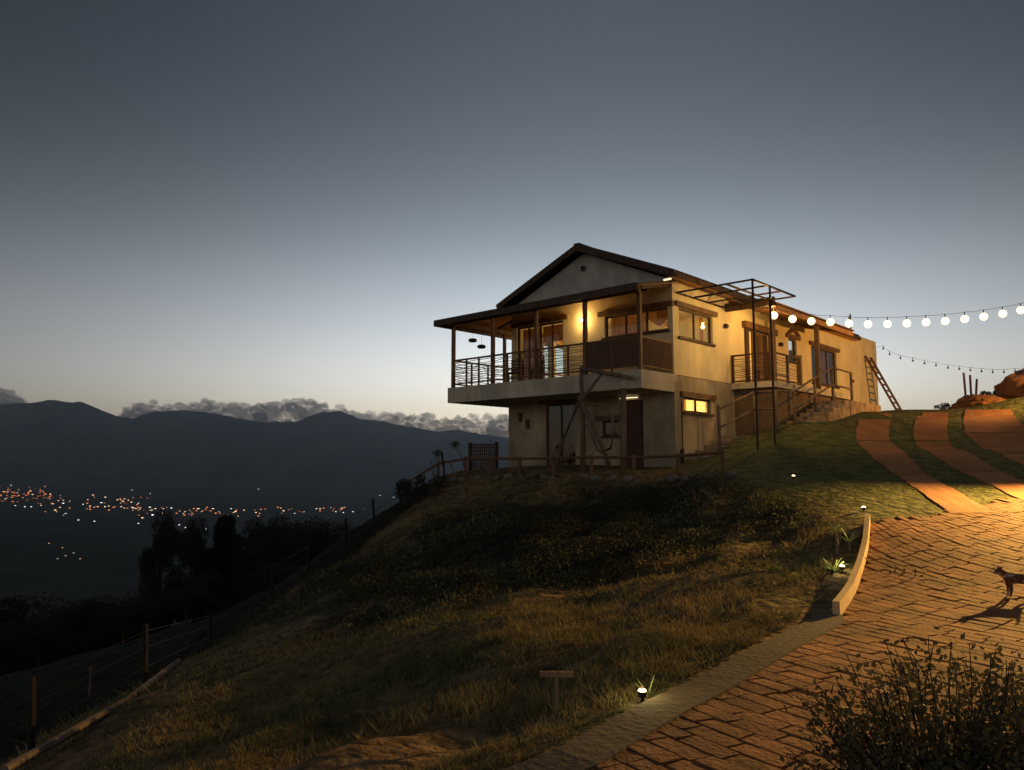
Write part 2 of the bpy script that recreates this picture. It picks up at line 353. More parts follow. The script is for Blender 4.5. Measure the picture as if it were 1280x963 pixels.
hx, hy = (GX-C0.x)*EX.x+(GY-C0.y)*EX.y, (GX-C0.x)*EY.x+(GY-C0.y)*EY.y
flat = (hx > -9) & (hx < 3.2) & (hy > -2.4) & (hy < 20)
def drive_dist(x, y):
    d = np.full(np.shape(x), 9.)
    for (ax, ay), (bx, by) in zip(DRIVE[:10], DRIVE[1:11]):
        t = np.clip(((x-ax)*(bx-ax)+(y-ay)*(by-ay))/((bx-ax)**2+(by-ay)**2), 0, 1); d = np.minimum(d, np.hypot(x-ax-t*(bx-ax), y-ay-t*(by-ay)))
    return d
def rough_at(x, y):
    return smooth_noise(x, y, .07, 2.2, 4, 3)*np.where(x > 5.2, .05, 1)*np.clip(drive_dist(x, y)-.4, 0, 1)
rough = rough_at(GX, GY)*nearm*(~inD)*(~flat)
GZ = GZ+rough-np.where(inD, .05, 0)
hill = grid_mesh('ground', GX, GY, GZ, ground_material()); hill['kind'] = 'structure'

# ------------------------------------------------------------------ driveway of clay pavers laid in arcs
def sheet(name, poly, step, dz, mat, kind=None, parent=None):
    xs = [p[0] for p in poly]; ys = [p[1] for p in poly]
    X, Y = np.meshgrid(np.arange(min(xs), max(xs)+step, step), np.arange(min(ys), max(ys)+step, step))
    Zt = terrain(X, Y)+dz; cx = X[:-1,:-1]+step/2; cy = Y[:-1,:-1]+step/2; ok = inside(poly, cx, cy)
    mb = MB(); ny, nx = X.shape; ids = {}
    for j, i in zip(*np.where(ok)):
        f = []
        for (a, b) in ((j,i),(j,i+1),(j+1,i+1),(j+1,i)):
            if (a, b) not in ids: ids[(a, b)] = len(mb.v); mb.v.append((X[a,b], Y[a,b], Zt[a,b]))
            f.append(ids[(a, b)])
        mb.f.append(tuple(f)); mb.m.append(0)
    o = mb.build(name, mat, parent, smooth=True)
    if kind: o['kind'] = kind
    return o
drive = sheet('driveway', DRIVE, .2, -.012, M_BED, 'structure')
PW, PL = .16, .33; RAD = 4.0; CO = Vector((4.9, 6.9)); CD = Vector((.72, .694))
def paver_mesh(k):
    r = random.Random(k); l, w, h = PL/2-.004, PW/2-.006, .014; b = .005
    j = lambda a: r.uniform(-a, a)
    top = [(-l+b+j(.008), -w+b+j(.006), h+j(.004)), (l-b+j(.008), -w+b+j(.006), h+j(.004)), (l-b+j(.008), w-b+j(.006), h+j(.004)), (-l+b+j(.008), w-b+j(.006), h+j(.004))]
    low = [(-l, -w, h-.014), (l, -w, h-.014), (l, w, h-.014), (-l, w, h-.014)]; bot = [(x, y, -.05) for x, y, z in low]
    mb = MB().add(top+low+bot, [(0,1,2,3)]+[(4+i,4+(i+1)%4,(i+1)%4,i) for i in range(4)]+[(8+i,8+(i+1)%4,4+(i+1)%4,4+i) for i in range(4)])
    me = bpy.data.meshes.new('paver'); me.from_pydata(mb.v, [], mb.f); me.materials.append(M_PAVER); return me
PM = [paver_mesh(k) for k in range(6)]
spots = []
for k in range(-74, 86):
    c = CO+CD*(k*PW); n = int(RAD*math.radians(125)/PL); off = random.random()*.1
    for i in range(n+1):
        t = math.radians(160)+off+i*PL/RAD; x, y = c.x+RAD*math.cos(t), c.y+RAD*math.sin(t); sc_ = abs(math.cos(t-math.atan2(-CD.y, -CD.x)))
        if y < 1.5 or not (inside(DRIVE, np.array([x]), np.array([y]))[0] or (y < 7.9 and drive_dist(np.array([x]), np.array([y]))[0] < .17)): continue
        z = tz(x, y); px = to_px((x, y, z))
        if px[0] < 560 or px[0] > 1480 or px[1] > 1040: continue
        spots.append((math.hypot(x, y), x, y, z, t, sc_))
spots.sort()
mv = [s for s in spots]
rest = MB()
for q, (d, x, y, z, t, sc_) in enumerate(mv):
    e = .15; nx = -(tz(x+e, y)-z)/e; ny = -(tz(x, y+e)-z)/e; nrm = Vector((nx, ny, 1)).normalized()
    tx = Vector((-math.sin(t), math.cos(t), 0)); tx = (tx-nrm*tx.dot(nrm)).normalized(); ty = nrm.cross(tx)
    mat = Matrix((tx, ty, nrm)).transposed().to_4x4(); mat.translation = Vector((x, y, z+random.uniform(-.004, .004))); mat = mat @ Matrix.Diagonal((1, sc_, 1, 1))
    if q < 300:
        o = bpy.data.objects.new('paver', random.choice(PM)); COL.objects.link(o); o.parent = drive; o.matrix_world = mat @ Matrix.Rotation(random.uniform(-.012, .012), 4, 'X')
    else:
        me = random.choice(PM); rest.add([mat @ v.co for v in me.vertices], [tuple(p.vertices) for p in me.polygons])
if rest.v: rest.build('paver_field', M_PAVER, drive, kind='stuff')

# kerb ribbon + raised kerb board
def ribbon(pts, w0, w1, h0, h1, sub=6):
    """solid strip following terrain: offsets w0..w1 to the left of the line, height h0 below to h1 above ground"""
    P2 = []
    for a, b in zip(pts[:-1], pts[1:]):
        for i in range(sub): P2.append(Vector(a).lerp(Vector(b), i/sub))
    P2.append(Vector(pts[-1])); vs = []; fs = []
    for i, p in enumerate(P2):
        d = (P2[min(i+1, len(P2)-1)]-P2[max(i-1, 0)]).normalized(); nl = Vector((-d.y, d.x)); zc = tz(p.x, p.y)
        for w, h in ((w0, h0), (w1, h0), (w1, h1), (w0, h1)):
            q = p+nl*w; vs.append((q.x, q.y, zc+h))
    for i in range(len(P2)-1):
        for k in range(4): fs.append((i*4+k, i*4+(k+1)%4, (i+1)*4+(k+1)%4, (i+1)*4+k))
    fs += [(3,2,1,0), tuple((len(P2)-1)*4+k for k in range(4))]
    return MB().add(vs, fs)
kb = ribbon([(-7,-1.5),(-3.2,1.3),(.40,4.07),(1.04,4.94),(1.98,6.1),(3.16,7.6),(3.3,7.95)], -.05, .24, -.15, .03).build('kerb', M_CONC, kind='structure')
b2 = ribbon([(3.30,7.88),(3.9,8.9),(4.45,9.9),(5.05,11.0),(5.58,12.05)], 0, .07, -.12, .16, 8).build('kerb_board', M_BOARD); tag(b2, 'pale upright kerb board curving up the left edge of the brick driveway', 'kerb')

# paved wheel tracks climbing to the crest
def px_slab(name, quad, parent, mat=M_EARTH, h=.022):
    w = [hit(*q, y0=6) for q in quad]; n = 8; m2 = 4; vs = []; fs = []
    for lay in (h, -.12):
        for i in range(n+1):
            for j in range(m2+1):
                u, v = i/n, j/m2
                p = (w[0].lerp(w[1], v)).lerp(w[3].lerp(w[2], v), u); vs.append((p.x, p.y, tz(p.x, p.y)+lay+.006*math.sin(i*7+j*3)))
    S = (n+1)*(m2+1); I = lambda i, j, l=0: l*S+i*(m2+1)+j
    for i in range(n):
        for j in range(m2): fs.append((I(i,j), I(i,j+1), I(i+1,j+1), I(i+1,j)))
    for i in range(n): fs += [(I(i,0), I(i+1,0), I(i+1,0,1), I(i,0,1)), (I(i+1,m2), I(i,m2), I(i,m2,1), I(i+1,m2,1))]
    for j in range(m2): fs += [(I(0,j+1), I(0,j), I(0,j,1), I(0,j+1,1)), (I(n,j), I(n,j+1), I(n,j+1,1), I(n,j,1))]
    return MB().add(vs, fs).build(name, mat, parent)
def strip_slabs(left, right, breaks, parent, h=.02):
    """a curved paved strip cut into slabs; left/right edges given as matching lists, cut at the fractional indices in breaks"""
    Lw = [hit(*q, y0=6) for q in left]; Rw = [hit(*q, y0=6) for q in right]; out = []
    def pt(ws, f): i = min(int(f), len(ws)-2); return ws[i].lerp(ws[i+1], f-i)
    for a, b in zip(breaks[:-1], breaks[1:]):
        a2, b2 = a+.05, b-.05; n, m2 = 14, 5; vs = []; fs = []; S = (n+1)*(m2+1); I = lambda i, j, l=0: l*S+i*(m2+1)+j
        for lay in (h, -.14):
            for i in range(n+1):
                l, r = pt(Lw, a2+(b2-a2)*i/n), pt(Rw, a2+(b2-a2)*i/n)
                for j in range(m2+1):
                    p = l.lerp(r, j/m2); e = .035*math.sin(i*2.1+a*5)*math.cos(i*.9) if j in (0, m2) else 0; p = p+(r-l).normalized()*e
                    vs.append((p.x, p.y, tz(p.x, p.y)+lay+.004*math.sin(i*7+j*3)))
        for i in range(n):
            for j in range(m2): fs.append((I(i,j), I(i+1,j), I(i+1,j+1), I(i,j+1)))
            fs += [(I(i,0), I(i,0,1), I(i+1,0,1), I(i+1,0)), (I(i,m2), I(i+1,m2), I(i+1,m2,1), I(i,m2,1))]
        for j in range(m2): fs += [(I(0,j), I(0,j+1), I(0,j+1,1), I(0,j,1)), (I(n,j), I(n,j,1), I(n,j+1,1), I(n,j+1))]
        MB().add(vs, fs).build('paving_slab', M_EARTH, parent)
    return [tuple(q[:2]) for q in Lw]+[tuple(q[:2]) for q in reversed(Rw)]
EDGES = [
 ([(1083,515),(1074,525),(1070,540),(1071,552),(1084,566),(1103,582),(1120,594),(1145,612),(1190,646)], [(1121,515),(1113,525),(1111,540),(1112,552),(1130,566),(1146,582),(1158,594),(1190,612),(1246,645)], [0,1,3,6,8]),
 ([(1153,515),(1145,525),(1141,540),(1143,552),(1158,564),(1178,578),(1200,590),(1240,608),(1292,634)], [(1185,515),(1184,525),(1184,540),(1186,552),(1204,564),(1228,578),(1250,590),(1285,606),(1332,626)], [0,1,3,6,8]),
 ([(1206,512),(1204,526),(1206,542),(1222,555),(1250,569),(1290,588),(1330,606)], [(1262,512),(1272,526),(1288,540),(1318,552),(1352,565),(1390,578),(1430,594)], [0,2,4,6])]
track_polys = []
for lf, rg, brk in EDGES:
    base = bpy.data.objects.new('path', None); COL.objects.link(base); base['kind'] = 'structure'
    track_polys.append(strip_slabs(lf, rg, brk, base))

# ------------------------------------------------------------------ the house
HZ = -.2
house = thing('house', 'two storey hillside house with gabled roof, lit veranda and cream side wall', 'house', (C0.x, C0.y, HZ), HA)
OFF = (0, 0, HZ)
def hb(mb, name, mat, parent=house, **k): return mb.build(name, mat, parent, off=OFF, **k)
def wall_holes(plane, u0, u1, z0, z1, holes, mi=0, mb=None):
    """plane=('y',a,b): wall in x-z between y=a..b ; ('x',a,b): wall in y-z"""
    mb = mb or MB(); us = sorted({u0, u1, *[h[0] for h in holes], *[h[1] for h in holes]}); zs = sorted({z0, z1, *[h[2] for h in holes], *[h[3] for h in holes]})
    us = [u for u in us if u0 <= u <= u1]; zs = [z for z in zs if z0 <= z <= z1]
    for a, b in zip(us[:-1], us[1:]):
        for c, d in zip(zs[:-1], zs[1:]):
            um, zm = (a+b)/2, (c+d)/2
            if any(h[0] < um < h[1] and h[2] < zm < h[3] for h in holes): continue
            if plane[0] == 'y': mb.box((a, plane[1], c), (b, plane[2], d), mi)
            else: mb.box((plane[1], a, c), (plane[2], b, d), mi)
    return mb
XL = -6.7
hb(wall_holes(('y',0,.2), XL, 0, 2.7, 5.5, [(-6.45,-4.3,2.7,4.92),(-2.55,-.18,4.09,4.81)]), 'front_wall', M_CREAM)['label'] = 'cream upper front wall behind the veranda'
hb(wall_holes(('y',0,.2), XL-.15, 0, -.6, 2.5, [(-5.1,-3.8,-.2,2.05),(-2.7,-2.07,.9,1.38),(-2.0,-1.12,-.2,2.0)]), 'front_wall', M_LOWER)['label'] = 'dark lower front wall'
UW = [(.35,2.5,3.9,4.83),(4.95,6.9,2.7,4.75),(8.55,9.35,3.95,4.86),(10.8,13.6,3.3,4.83)]
hb(wall_holes(('x',-.2,0), .2, 15.8, 2.7, 5.62, UW), 'side_wall', M_CREAM)['label'] = 'cream upper side wall lit yellow'
hb(wall_holes(('x',-.2,0), 15.8, 19, 2.7, 5.93, []), 'side_wall', M_CREAM)['label'] = 'blank rear end of the side wall'
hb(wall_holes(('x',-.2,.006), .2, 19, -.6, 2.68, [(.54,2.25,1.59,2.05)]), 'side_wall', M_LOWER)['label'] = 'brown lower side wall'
hb(wall_holes(('x',XL,XL+.2), .2, 19, 2.7, 5.5, [(.75,2.05,2.75,4.9),(2.3,3.0,2.75,4.9)]), 'side_wall', M_CREAM)
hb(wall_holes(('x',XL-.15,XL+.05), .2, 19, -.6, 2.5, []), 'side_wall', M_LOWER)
hb(MB().box((XL+.2,18.8,-.6),(-.2,19,5.93)), 'rear_wall', M_CREAM)
hb(MB().box((XL+.2,5.0,2.7),(-.2,5.15,5.45)), 'interior_wall', M_INT)
hb(MB().box((XL+.2,.2,5.45),(-.2,5.15,5.5)), 'ceiling', M_INT)
hb(MB().box((XL+.2,.2,2.5),(-.2,18.8,2.7)), 'floor', M_WOOD)
hb(MB().box((-1.85,3.2,-.6),(-.2,3.3,2.5)).box((-1.95,.2,-.6),(-1.85,3.3,2.5)), 'interior_wall', M_INT)
# veranda slab (L shaped)
s = MB().box((-8.15,-1.8,2.16),(0,0,2.7)).box((-8.15,0,2.16),(XL-.15,6.2,2.7)); hb(s, 'veranda_slab', M_SLAB)
hb(MB().box((XL-.15,0,2.5),(0,.2,2.7)), 'slab_edge', M_SLAB)
# gable
RX, EZ, AZ = -3.35, 5.72, 7.25
g = MB(); pr = [(XL,5.5),(0,5.5),(0,5.62),(RX,AZ-.16),(XL,5.62)]
g.add([(x,-.02,z) for x,z in pr]+[(x,.18,z) for x,z in pr], [(0,1,2,3,4),(9,8,7,6,5)]+[(i,i+5,(i+1)%5+5,(i+1)%5) for i in range(5)]); hb(g, 'gable_wall', M_GABLE)
hb(MB().lathe([(.02,0),(.07,0),(.09,.02),(.09,.05)], (0,0,0), 16), 'gable_vent', M_WOODD).matrix_local = Matrix.Translation((RX,-.05,6.55+.2)) @ Matrix.Rotation(math.pi/2, 4, 'X') @ Matrix.Translation((0,0,-.2))
# main roof: two slopes with ribs of corrugation, barge boards
OV = .33
for sgn in (1, -1):
    xe = RX+sgn*(3.35+OV); ze = EZ-.0
    sl = MB().add([(RX,-.42,AZ),(xe,-.42,ze),(xe,15.9,ze),(RX,15.9,AZ),(RX,-.42,AZ+.05),(xe,-.42,ze+.05),(xe,15.9,ze+.05),(RX,15.9,AZ+.05)],
        [(0,1,2,3),(7,6,5,4),(0,4,5,1),(1,5,6,2),(2,6,7,3)])
    r = hb(sl, 'roof', M_ROOF)
    cg = MB()
    for i in range(62):
        y = -.36+i*.262; cg.bar((RX,y,AZ+.075),(xe,y,ze+.075),.09,.05)
    hb(cg, 'roof_rib', M_ROOF, kind='stuff')
    hb(MB().bar((RX,-.44,AZ-.05),(xe,-.44,ze-.05),.04,.2), 'barge_board', M_WOODD)
    hb(MB().box((xe-.02*sgn,-.4,ze-.13),(xe+.03*sgn,15.8,ze+.03)), 'fascia', M_WOODD)
    hb(MB().box((min(xe-.03*sgn,RX+sgn*3.36),-.4,ze-.13),(max(xe-.03*sgn,RX+sgn*3.36),15.8,ze-.10)), 'soffit', M_CEIL)
hb(MB().bar((RX,-.44,AZ+.07),(RX,15.9,AZ+.07),.22,.05), 'ridge_cap', M_ROOF)
# veranda roof (lean-to, hipped at the left corner)
FO, LO, FZ, WZ = -2.12, -8.52, 5.06, 5.50
def leanto(quad, name, mat, th=.06):
    vs = [Vector(q) for q in quad]; return hb(MB().add(vs+[v+Vector((0,0,th)) for v in vs], [(3,2,1,0),(4,5,6,7),(0,1,5,4),(1,2,6,5),(2,3,7,6),(3,0,4,7)]), name, mat)
leanto([(LO,FO,FZ),(.12,FO,FZ),(.12,-.03,WZ),(XL,-.03,WZ)], 'veranda_roof', M_CEIL, .02); leanto([(LO,FO,FZ+.03),(.12,FO,FZ+.03),(.12,-.05,WZ+.03),(XL,-.05,WZ+.03)], 'veranda_roof', M_ROOF, .05)
leanto([(LO,6.2,FZ),(LO,FO,FZ),(XL,-.03,WZ),(XL,6.2,WZ)], 'veranda_roof', M_CEIL, .02); leanto([(LO,6.2,FZ+.03),(LO,FO,FZ+.03),(XL,-.05,WZ+.03),(XL,6.2,WZ+.03)], 'veranda_roof', M_ROOF, .05)
hb(MB().box((LO,FO-.03,FZ-.13),(.14,FO,FZ+.09)), 'fascia', M_WOODD); hb(MB().box((LO-.03,FO-.03,FZ-.13),(LO,6.2,FZ+.09)), 'fascia', M_WOODD)
hb(MB().box((-7.95,-1.86,FZ-.12),(.0,-1.74,FZ+.045)), 'roof_beam', M_WOOD); hb(MB().box((-7.98,-1.74,FZ-.12),(-7.86,6.1,FZ+.045)), 'roof_beam', M_WOOD)
for i in range(9):
    x = -7.2+i*.9
    if x > XL: hb(MB().bar((x,-1.72,FZ+.03),(x,-.06,WZ-.06),.05,.09), 'rafter', M_WOODD)
for i in range(6):
    y = .5+i*1.1; hb(MB().bar((-7.84,y,FZ+.05),(XL,y,WZ-.06),.05,.09), 'rafter', M_WOODD)
hb(MB().bar((-7.85,-1.73,FZ+.05),(XL-.02,-.06,WZ-.06),.06,.1), 'hip_rafter', M_WOODD)
# veranda posts
for i in range(5):
    x = -.06-i*1.965; hb(MB().box((x-.055,-1.8,2.7),(x+.055,-1.69,FZ-.11)), 'post', M_WOOD)
for y in (.85, 3.1, 5.4): hb(MB().box((-7.95,y,2.7),(-7.85,y+.1,FZ-.11)), 'post', M_WOOD)
# veranda railing, bay by bay
def sticks(mb, p0, p1, z0, z1, n, r=.009, seed=0):
    rr = random.Random(seed); a = Vector(p0); b = Vector(p1)
    for i in range(n):
        z = z0+(z1-z0)*(i+.5)/n; pts = []
        for k in range(6):
            t = k/5; p = a.lerp(b, t); pts.append((p.x, p.y, z+rr.uniform(-.035, .035)))
        mb.tube(pts, r, 4, cap=False)
    return mb
def rail_bay(p0, p1, infill, seed, mid=1, z=2.7, top=3.66, mat=M_WOOD):
    a = Vector((*p0, 0)); b = Vector((*p1, 0))
    hb(MB().bar((a.x,a.y,top),(b.x,b.y,top),.07,.055), 'top_rail', mat); hb(MB().bar((a.x,a.y,z+.12),(b.x,b.y,z+.12),.05,.045), 'bottom_rail', mat)
    for k in range(1, mid+1):
        p = a.lerp(b, k/(mid+1)); hb(MB().box((p.x-.025,p.y-.025,z),(p.x+.025,p.y+.025,top-.03)), 'baluster', mat)
    if infill == 'sticks':
        hb(sticks(MB(), (a.x,a.y), (b.x,b.y), z+.17, top-.06, 9, .011, seed), 'stick_infill', M_WOODD)
    else:
        mb = MB(); d = (b-a); n = int(d.length/.06)
        for i in range(n):
            p = a.lerp(b, (i+.5)/n); mb.tube([(p.x,p.y,z+.14),(p.x,p.y,top-.03)], .031, 6)
        hb(mb, 'reed_panel', M_REED)
for i in range(4):
    x1 = -.12-i*1.965; x0 = -.0-(i+1)*1.965
    rail_bay((x0,-1.745), (x1,-1.745), 'reed' if i == 0 else 'sticks', i, mid=1 if i == 0 else 2)
for i, (a, b) in enumerate(((-1.7,.85),(.95,3.1),(3.2,5.4))): rail_bay((-7.9,a), (-7.9,b), 'sticks', 10+i, mid=2)
rail_bay((-.06,-1.68), (-.06,-.02), 'reed', 20, mid=0)

# windows and doors
def window(plane, u0, u1, z0, z1, n=2, name='window', dark=M_WOODD, frame=.06, sill=True, lintel=True, glass=True):
    """frame ring + mullions in the hole, panes as sub-parts"""
    ax, pos, outw = plane
    def bx(a0, a1, c0, c1, d0, d1): return ((a0, d0, c0), (a1, d1, c1)) if ax == 'y' else ((d0, a0, c0), (d1, a1, c1))
    d0, d1 = pos-.07*outw, pos-.12*outw
    f = MB()
    for r in ((u0,u1,z0,z0+frame),(u0,u1,z1-frame,z1),(u0,u0+frame,z0+frame,z1-frame),(u1-frame,u1,z0+frame,z1-frame)): f.box(*bx(*r, d0, d1))
    w = hb(f, name, dark)
    for k in range(1, n):
        u = u0+(u1-u0)*k/n; hb(MB().box(*bx(u-.03,u+.03,z0+frame,z1-frame,d0+.002*outw,d1)), 'mullion', dark, w).matrix_parent_inverse = Matrix()
    if glass:
        for k in range(n):
            a = u0+(u1-u0)*k/n+.03; b = u0+(u1-u0)*(k+1)/n-.03
            hb(MB().box(*bx(a,b,z0+frame,z1-frame,pos-.09*outw,pos-.095*outw)), 'pane', GLASS, w)
    if sill: hb(MB().box(*bx(u0-.08,u1+.08,z0-.07,z0-.002,pos-.02*outw,pos+.07*outw)), 'sill', dark, w)
    if lintel: hb(MB().box(*bx(u0-.22,u1+.22,z1+.004,z1+.16,pos-.02*outw,pos+.09*outw)), 'lintel', M_WOOD, w)
    for c in [c for c in bpy.data.objects if c.parent == w]:    # children of an offset mesh part share its frame
        pass
    return w
_old_hb = hb
def hb(mb, name, mat, parent=house, **k):
    return mb.build(name, mat, parent, off=OFF, **k)
window(('y',0,-1), -6.45, -4.3, 2.7, 4.92, 4, 'sliding_door', sill=False)
window(('y',0,-1), -2.55, -.18, 4.09, 4.81, 3)
window(('x',0,1), .35, 2.5, 3.9, 4.83, 2)
window(('x',0,1), .54, 2.25, 1.59, 2.05, 2)
window(('x',0,1), 8.55, 9.35, 3.95, 4.86, 1)
window(('x',0,1), 10.8, 13.6, 3.3, 4.83, 3)
window(('x',XL,-1), .75, 2.05, 2.75, 4.9, 2, 'sliding_door', sill=False, lintel=False)
window(('x',XL,-1), 2.3, 3.0, 2.75, 4.9, 1, sill=False, lintel=False)
window(('y',0,-1), -5.1, -3.8, -.2, 2.05, 2, 'glass_door', sill=False)
window(('y',0,-1), -2.7, -2.07, .9, 1.38, 1)
dr = hb(MB().box((-2.0,.05,-.2),(-1.12,.1,2.0)), 'door', M_RED)
for k in range(3): hb(MB().box((-1.9,.035,-.05+k*.68),(-1.22,.05,.5+k*.68)), 'door_panel', M_RED, dr)
hb(MB().box((-1.24,.0,.85),(-1.2,.05,1.0)), 'handle', M_STEEL, dr)
# arched hood above the small side window
arc = MB(); pts = [(.05, 8.5+.0+i/8*1.0, 5.03+.16*math.sin(math.pi*i/8)) for i in range(9)]
arc.tube(pts, .07, 6); hb(arc, 'window_hood', M_WOOD)
# side door with heavy frame, half open glazed leaves
df = hb(MB().box((-.05,4.78,2.7),(.1,4.98,4.75)), 'door_frame', M_WOODD); hb(MB().box((-.05,6.84,2.7),(.1,7.08,4.75)), 'door_frame', M_WOODD)
hb(MB().box((-.05,4.62,4.75),(.16,7.25,4.98)), 'lintel', M_WOOD, df)
lf = MB().box((-.12,5.55,2.7),(-.07,6.15,4.72)); dl = hb(lf, 'door', M_WOOD)
hb(MB().box((-.07,5.62,3.6),(-.055,6.08,4.6)), 'door_panel', M_WOODD, dl); hb(MB().box((-.07,5.62,2.85),(-.055,6.08,3.5)), 'door_panel', M_WOODD, dl)
lf2 = MB().box((-.12,6.2,2.7),(-.07,6.84,4.72)); hb(lf2, 'door', M_WOOD)
# curtains
def curtain(u0, u1, z0, z1, ax, pos, name='curtain', n=None, bottom=None):
    n = n or max(6, int((u1-u0)/.035)); mb = MB(); top = []; bot = []
    for i in range(n+1):
        u = u0+(u1-u0)*i/n; off = pos+.022*math.sin(i*1.5); zb = z0 if bottom is None else bottom(i/n)
        p = (u, off) if ax == 'y' else (off, u); top.append((*p, z1)); bot.append((*p, zb))
    mb.add(top+bot, [(i, i+1, n+2+i, n+1+i) for i in range(n)])
    return hb(mb, name, M_CURT)
curtain(-6.4, -5.5, 2.75, 4.86, 'y', .3); curtain(-5.45, -4.35, 4.28, 4.86, 'y', .3)
curtain(-2.5, -1.1, 4.0, 4.8, 'y', .3); curtain(-1.1, -.22, 4.5, 4.8, 'y', .32, bottom=lambda t: 4.43+.12*math.cos(6.28*t))
curtain(.4, .6, 3.85, 4.82, 'x', -.32); curtain(2.2, 2.48, 3.85, 4.82, 'x', -.32)
curtain(10.85, 11.6, 3.3, 4.8, 'x', -.3); curtain(12.4, 13.55, 3.3, 4.8, 'x', -.3)
curtain(.6, 1.3, 1.55, 2.03, 'x', -.34)
bl = MB()
for i in range(26): bl.bar((XL+.28,1.35,2.85+i*.055), (XL+.28,1.98,2.85+i*.055), .045, .006)
hb(bl, 'venetian_blind', M_BLIND)
# wall lamp between the sliding door and the window
M_GLOW = emissive('lamp_glow', (1, .72, .26), 30)
def lamp_light(name, loc, power, col=(1, .68, .3), r=.05, parent=None):
    l = bpy.data.lights.new(name, 'POINT'); l.energy = power; l.color = col; l.shadow_soft_size = r
    o = bpy.data.objects.new(name, l); COL.objects.link(o); o.location = loc
    if parent: o.parent = parent
    return o
def wall_lamp(x, y, z, power, nm='wall_lamp'):
    b = hb(MB().box((x-.05,y-.02,z-.09),(x+.05,y,z+.09)).bar((x,y-.02,z),(x,y-.11,z),.03), nm, M_STEEL)
    hb(MB().sphere((x,y-.15,z), .06, 12), 'bulb', M_GLOW, b, smooth=True)
    lamp_light('wall_lamp_light', (x, y-.19, z-HZ), power, parent=house, col=(1,.66,.24)); return b
wall_lamp(-3.38, 0, 4.78, 85)
lw_ = hb(MB().box((XL-.1,4.35,4.6),(XL,4.45,4.78)), 'wall_lamp', M_STEEL); hb(MB().sphere((XL-.14,4.4,4.7), .05, 10), 'bulb', M_GLOW, lw_); lamp_light('wall_lamp_light', (XL-.25,4.4,4.7-HZ), 170, parent=house, col=(1,.6,.2))
# eave battens seen as short bright strips
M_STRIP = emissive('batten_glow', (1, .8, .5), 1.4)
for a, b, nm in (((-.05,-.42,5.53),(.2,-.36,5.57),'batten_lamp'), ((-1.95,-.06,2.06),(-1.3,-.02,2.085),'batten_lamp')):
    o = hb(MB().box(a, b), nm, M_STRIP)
# wall ornaments and boxes
for (x, z) in ((-6.25, 1.65), (-5.9, 1.4)): hb(MB().box((x-.06,-.06,z-.16),(x+.06,0,z+.12)).box((x-.09,-.08,z+.12),(x+.09,0,z+.15)), 'wall_ornament', M_WOODD)
for (y, z) in ((3.35,4.62),(7.75,4.5),(15.3,3.7)): hb(MB().box((0,y-.08,z-.07),(.09,y+.08,z+.07)).box((.09,y-.05,z-.04),(.13,y+.05,z+.04)), 'vent_box', M_STEEL)
hb(MB().box((.006,.25,.0),(.07,.4,.45)).tube([(.05,.33,.45),(.05,.33,1.9)], .02, 6), 'meter_pipe', M_STEEL)
# interior lights: a pendant in the upper room and a lamp in the lower room
pd = hb(MB().lathe([(.05,.12),(.16,.05),(.2,-.08),(.17,-.1)], (-.95,1.35,4.55), 14), 'pendant_lamp', M_CURT)
hb(MB().tube([(-.95,1.35,4.67),(-.95,1.35,5.45)], .008, 5), 'cord', M_WIRE, pd)
hb(MB().sphere((-.95,1.35,4.5), .05, 10), 'bulb', M_GLOW, pd)
lamp_light('room_light', (-1.5,2.4,4.3-HZ), 110, parent=house); lamp_light('room_light', (-5,2.6,4.5-HZ), 40, parent=house)
lamp_light('lower_room_light', (-1.0,1.9,1.5-HZ), 220, col=(1,.72,.3), parent=house)
lamp_light('hall_light', (-2.0,6.5,4.6-HZ), 120, parent=house)
hb(MB().box((XL+.2,8.0,2.7),(-.2,8.15,5.45)), 'interior_wall', M_INT); hb(MB().box((XL+.2,5.15,5.45),(-.2,8.15,5.5)), 'ceiling', M_INT)
# furniture silhouettes inside: simple sofa back and table seen through glass
hb(MB().box((-1.9,3.6,2.7),(-.6,4.3,3.5)).box((-1.9,4.1,3.5),(-.6,4.3,4.05)).box((-2.0,3.6,3.4),(-1.9,4.3,3.7)), 'dresser', M_WOODD)

# porch along the side wall: landing, roof, posts
hb(MB().box((0,3.7,2.5),(1.5,11.0,2.7)), 'porch_floor', M_SLAB); hb(MB().box((.0,3.9,-.3),(1.35,10.8,2.5)), 'porch_base', material('dark_plinth', (.17,.11,.065), .95, .6, 10, .3))
leanto([(0,3.5,5.55),(1.72,3.5,5.14),(1.72,10.65,5.14),(0,10.65,5.55)], 'porch_roof', M_CEIL, .02); leanto([(0,3.5,5.58),(1.74,3.5,5.17),(1.74,10.65,5.17),(0,10.65,5.58)], 'porch_roof', M_ROOF, .05)
for i in range(30): hb(MB().bar((1.35,3.56+i*.242,5.305),(1.8,3.56+i*.242,5.20),.12,.035), 'roof_tile', M_CEIL)
hb(MB().box((1.66,3.5,4.98),(1.74,10.65,5.14)), 'fascia', M_CEIL)
for i in range(12): hb(MB().bar((.02,3.75+i*.6,5.50),(1.66,3.75+i*.6,5.11),.05,.08), 'rafter', M_WOOD)
hb(MB().box((0.02,3.38,5.12),(1.72,3.5,5.4)), 'porch_beam', M_WOODD)
for y in (3.72, 7.5): hb(MB().box((1.4,y,2.7),(1.54,y+.14,5.04)), 'porch_post', M_WOOD)
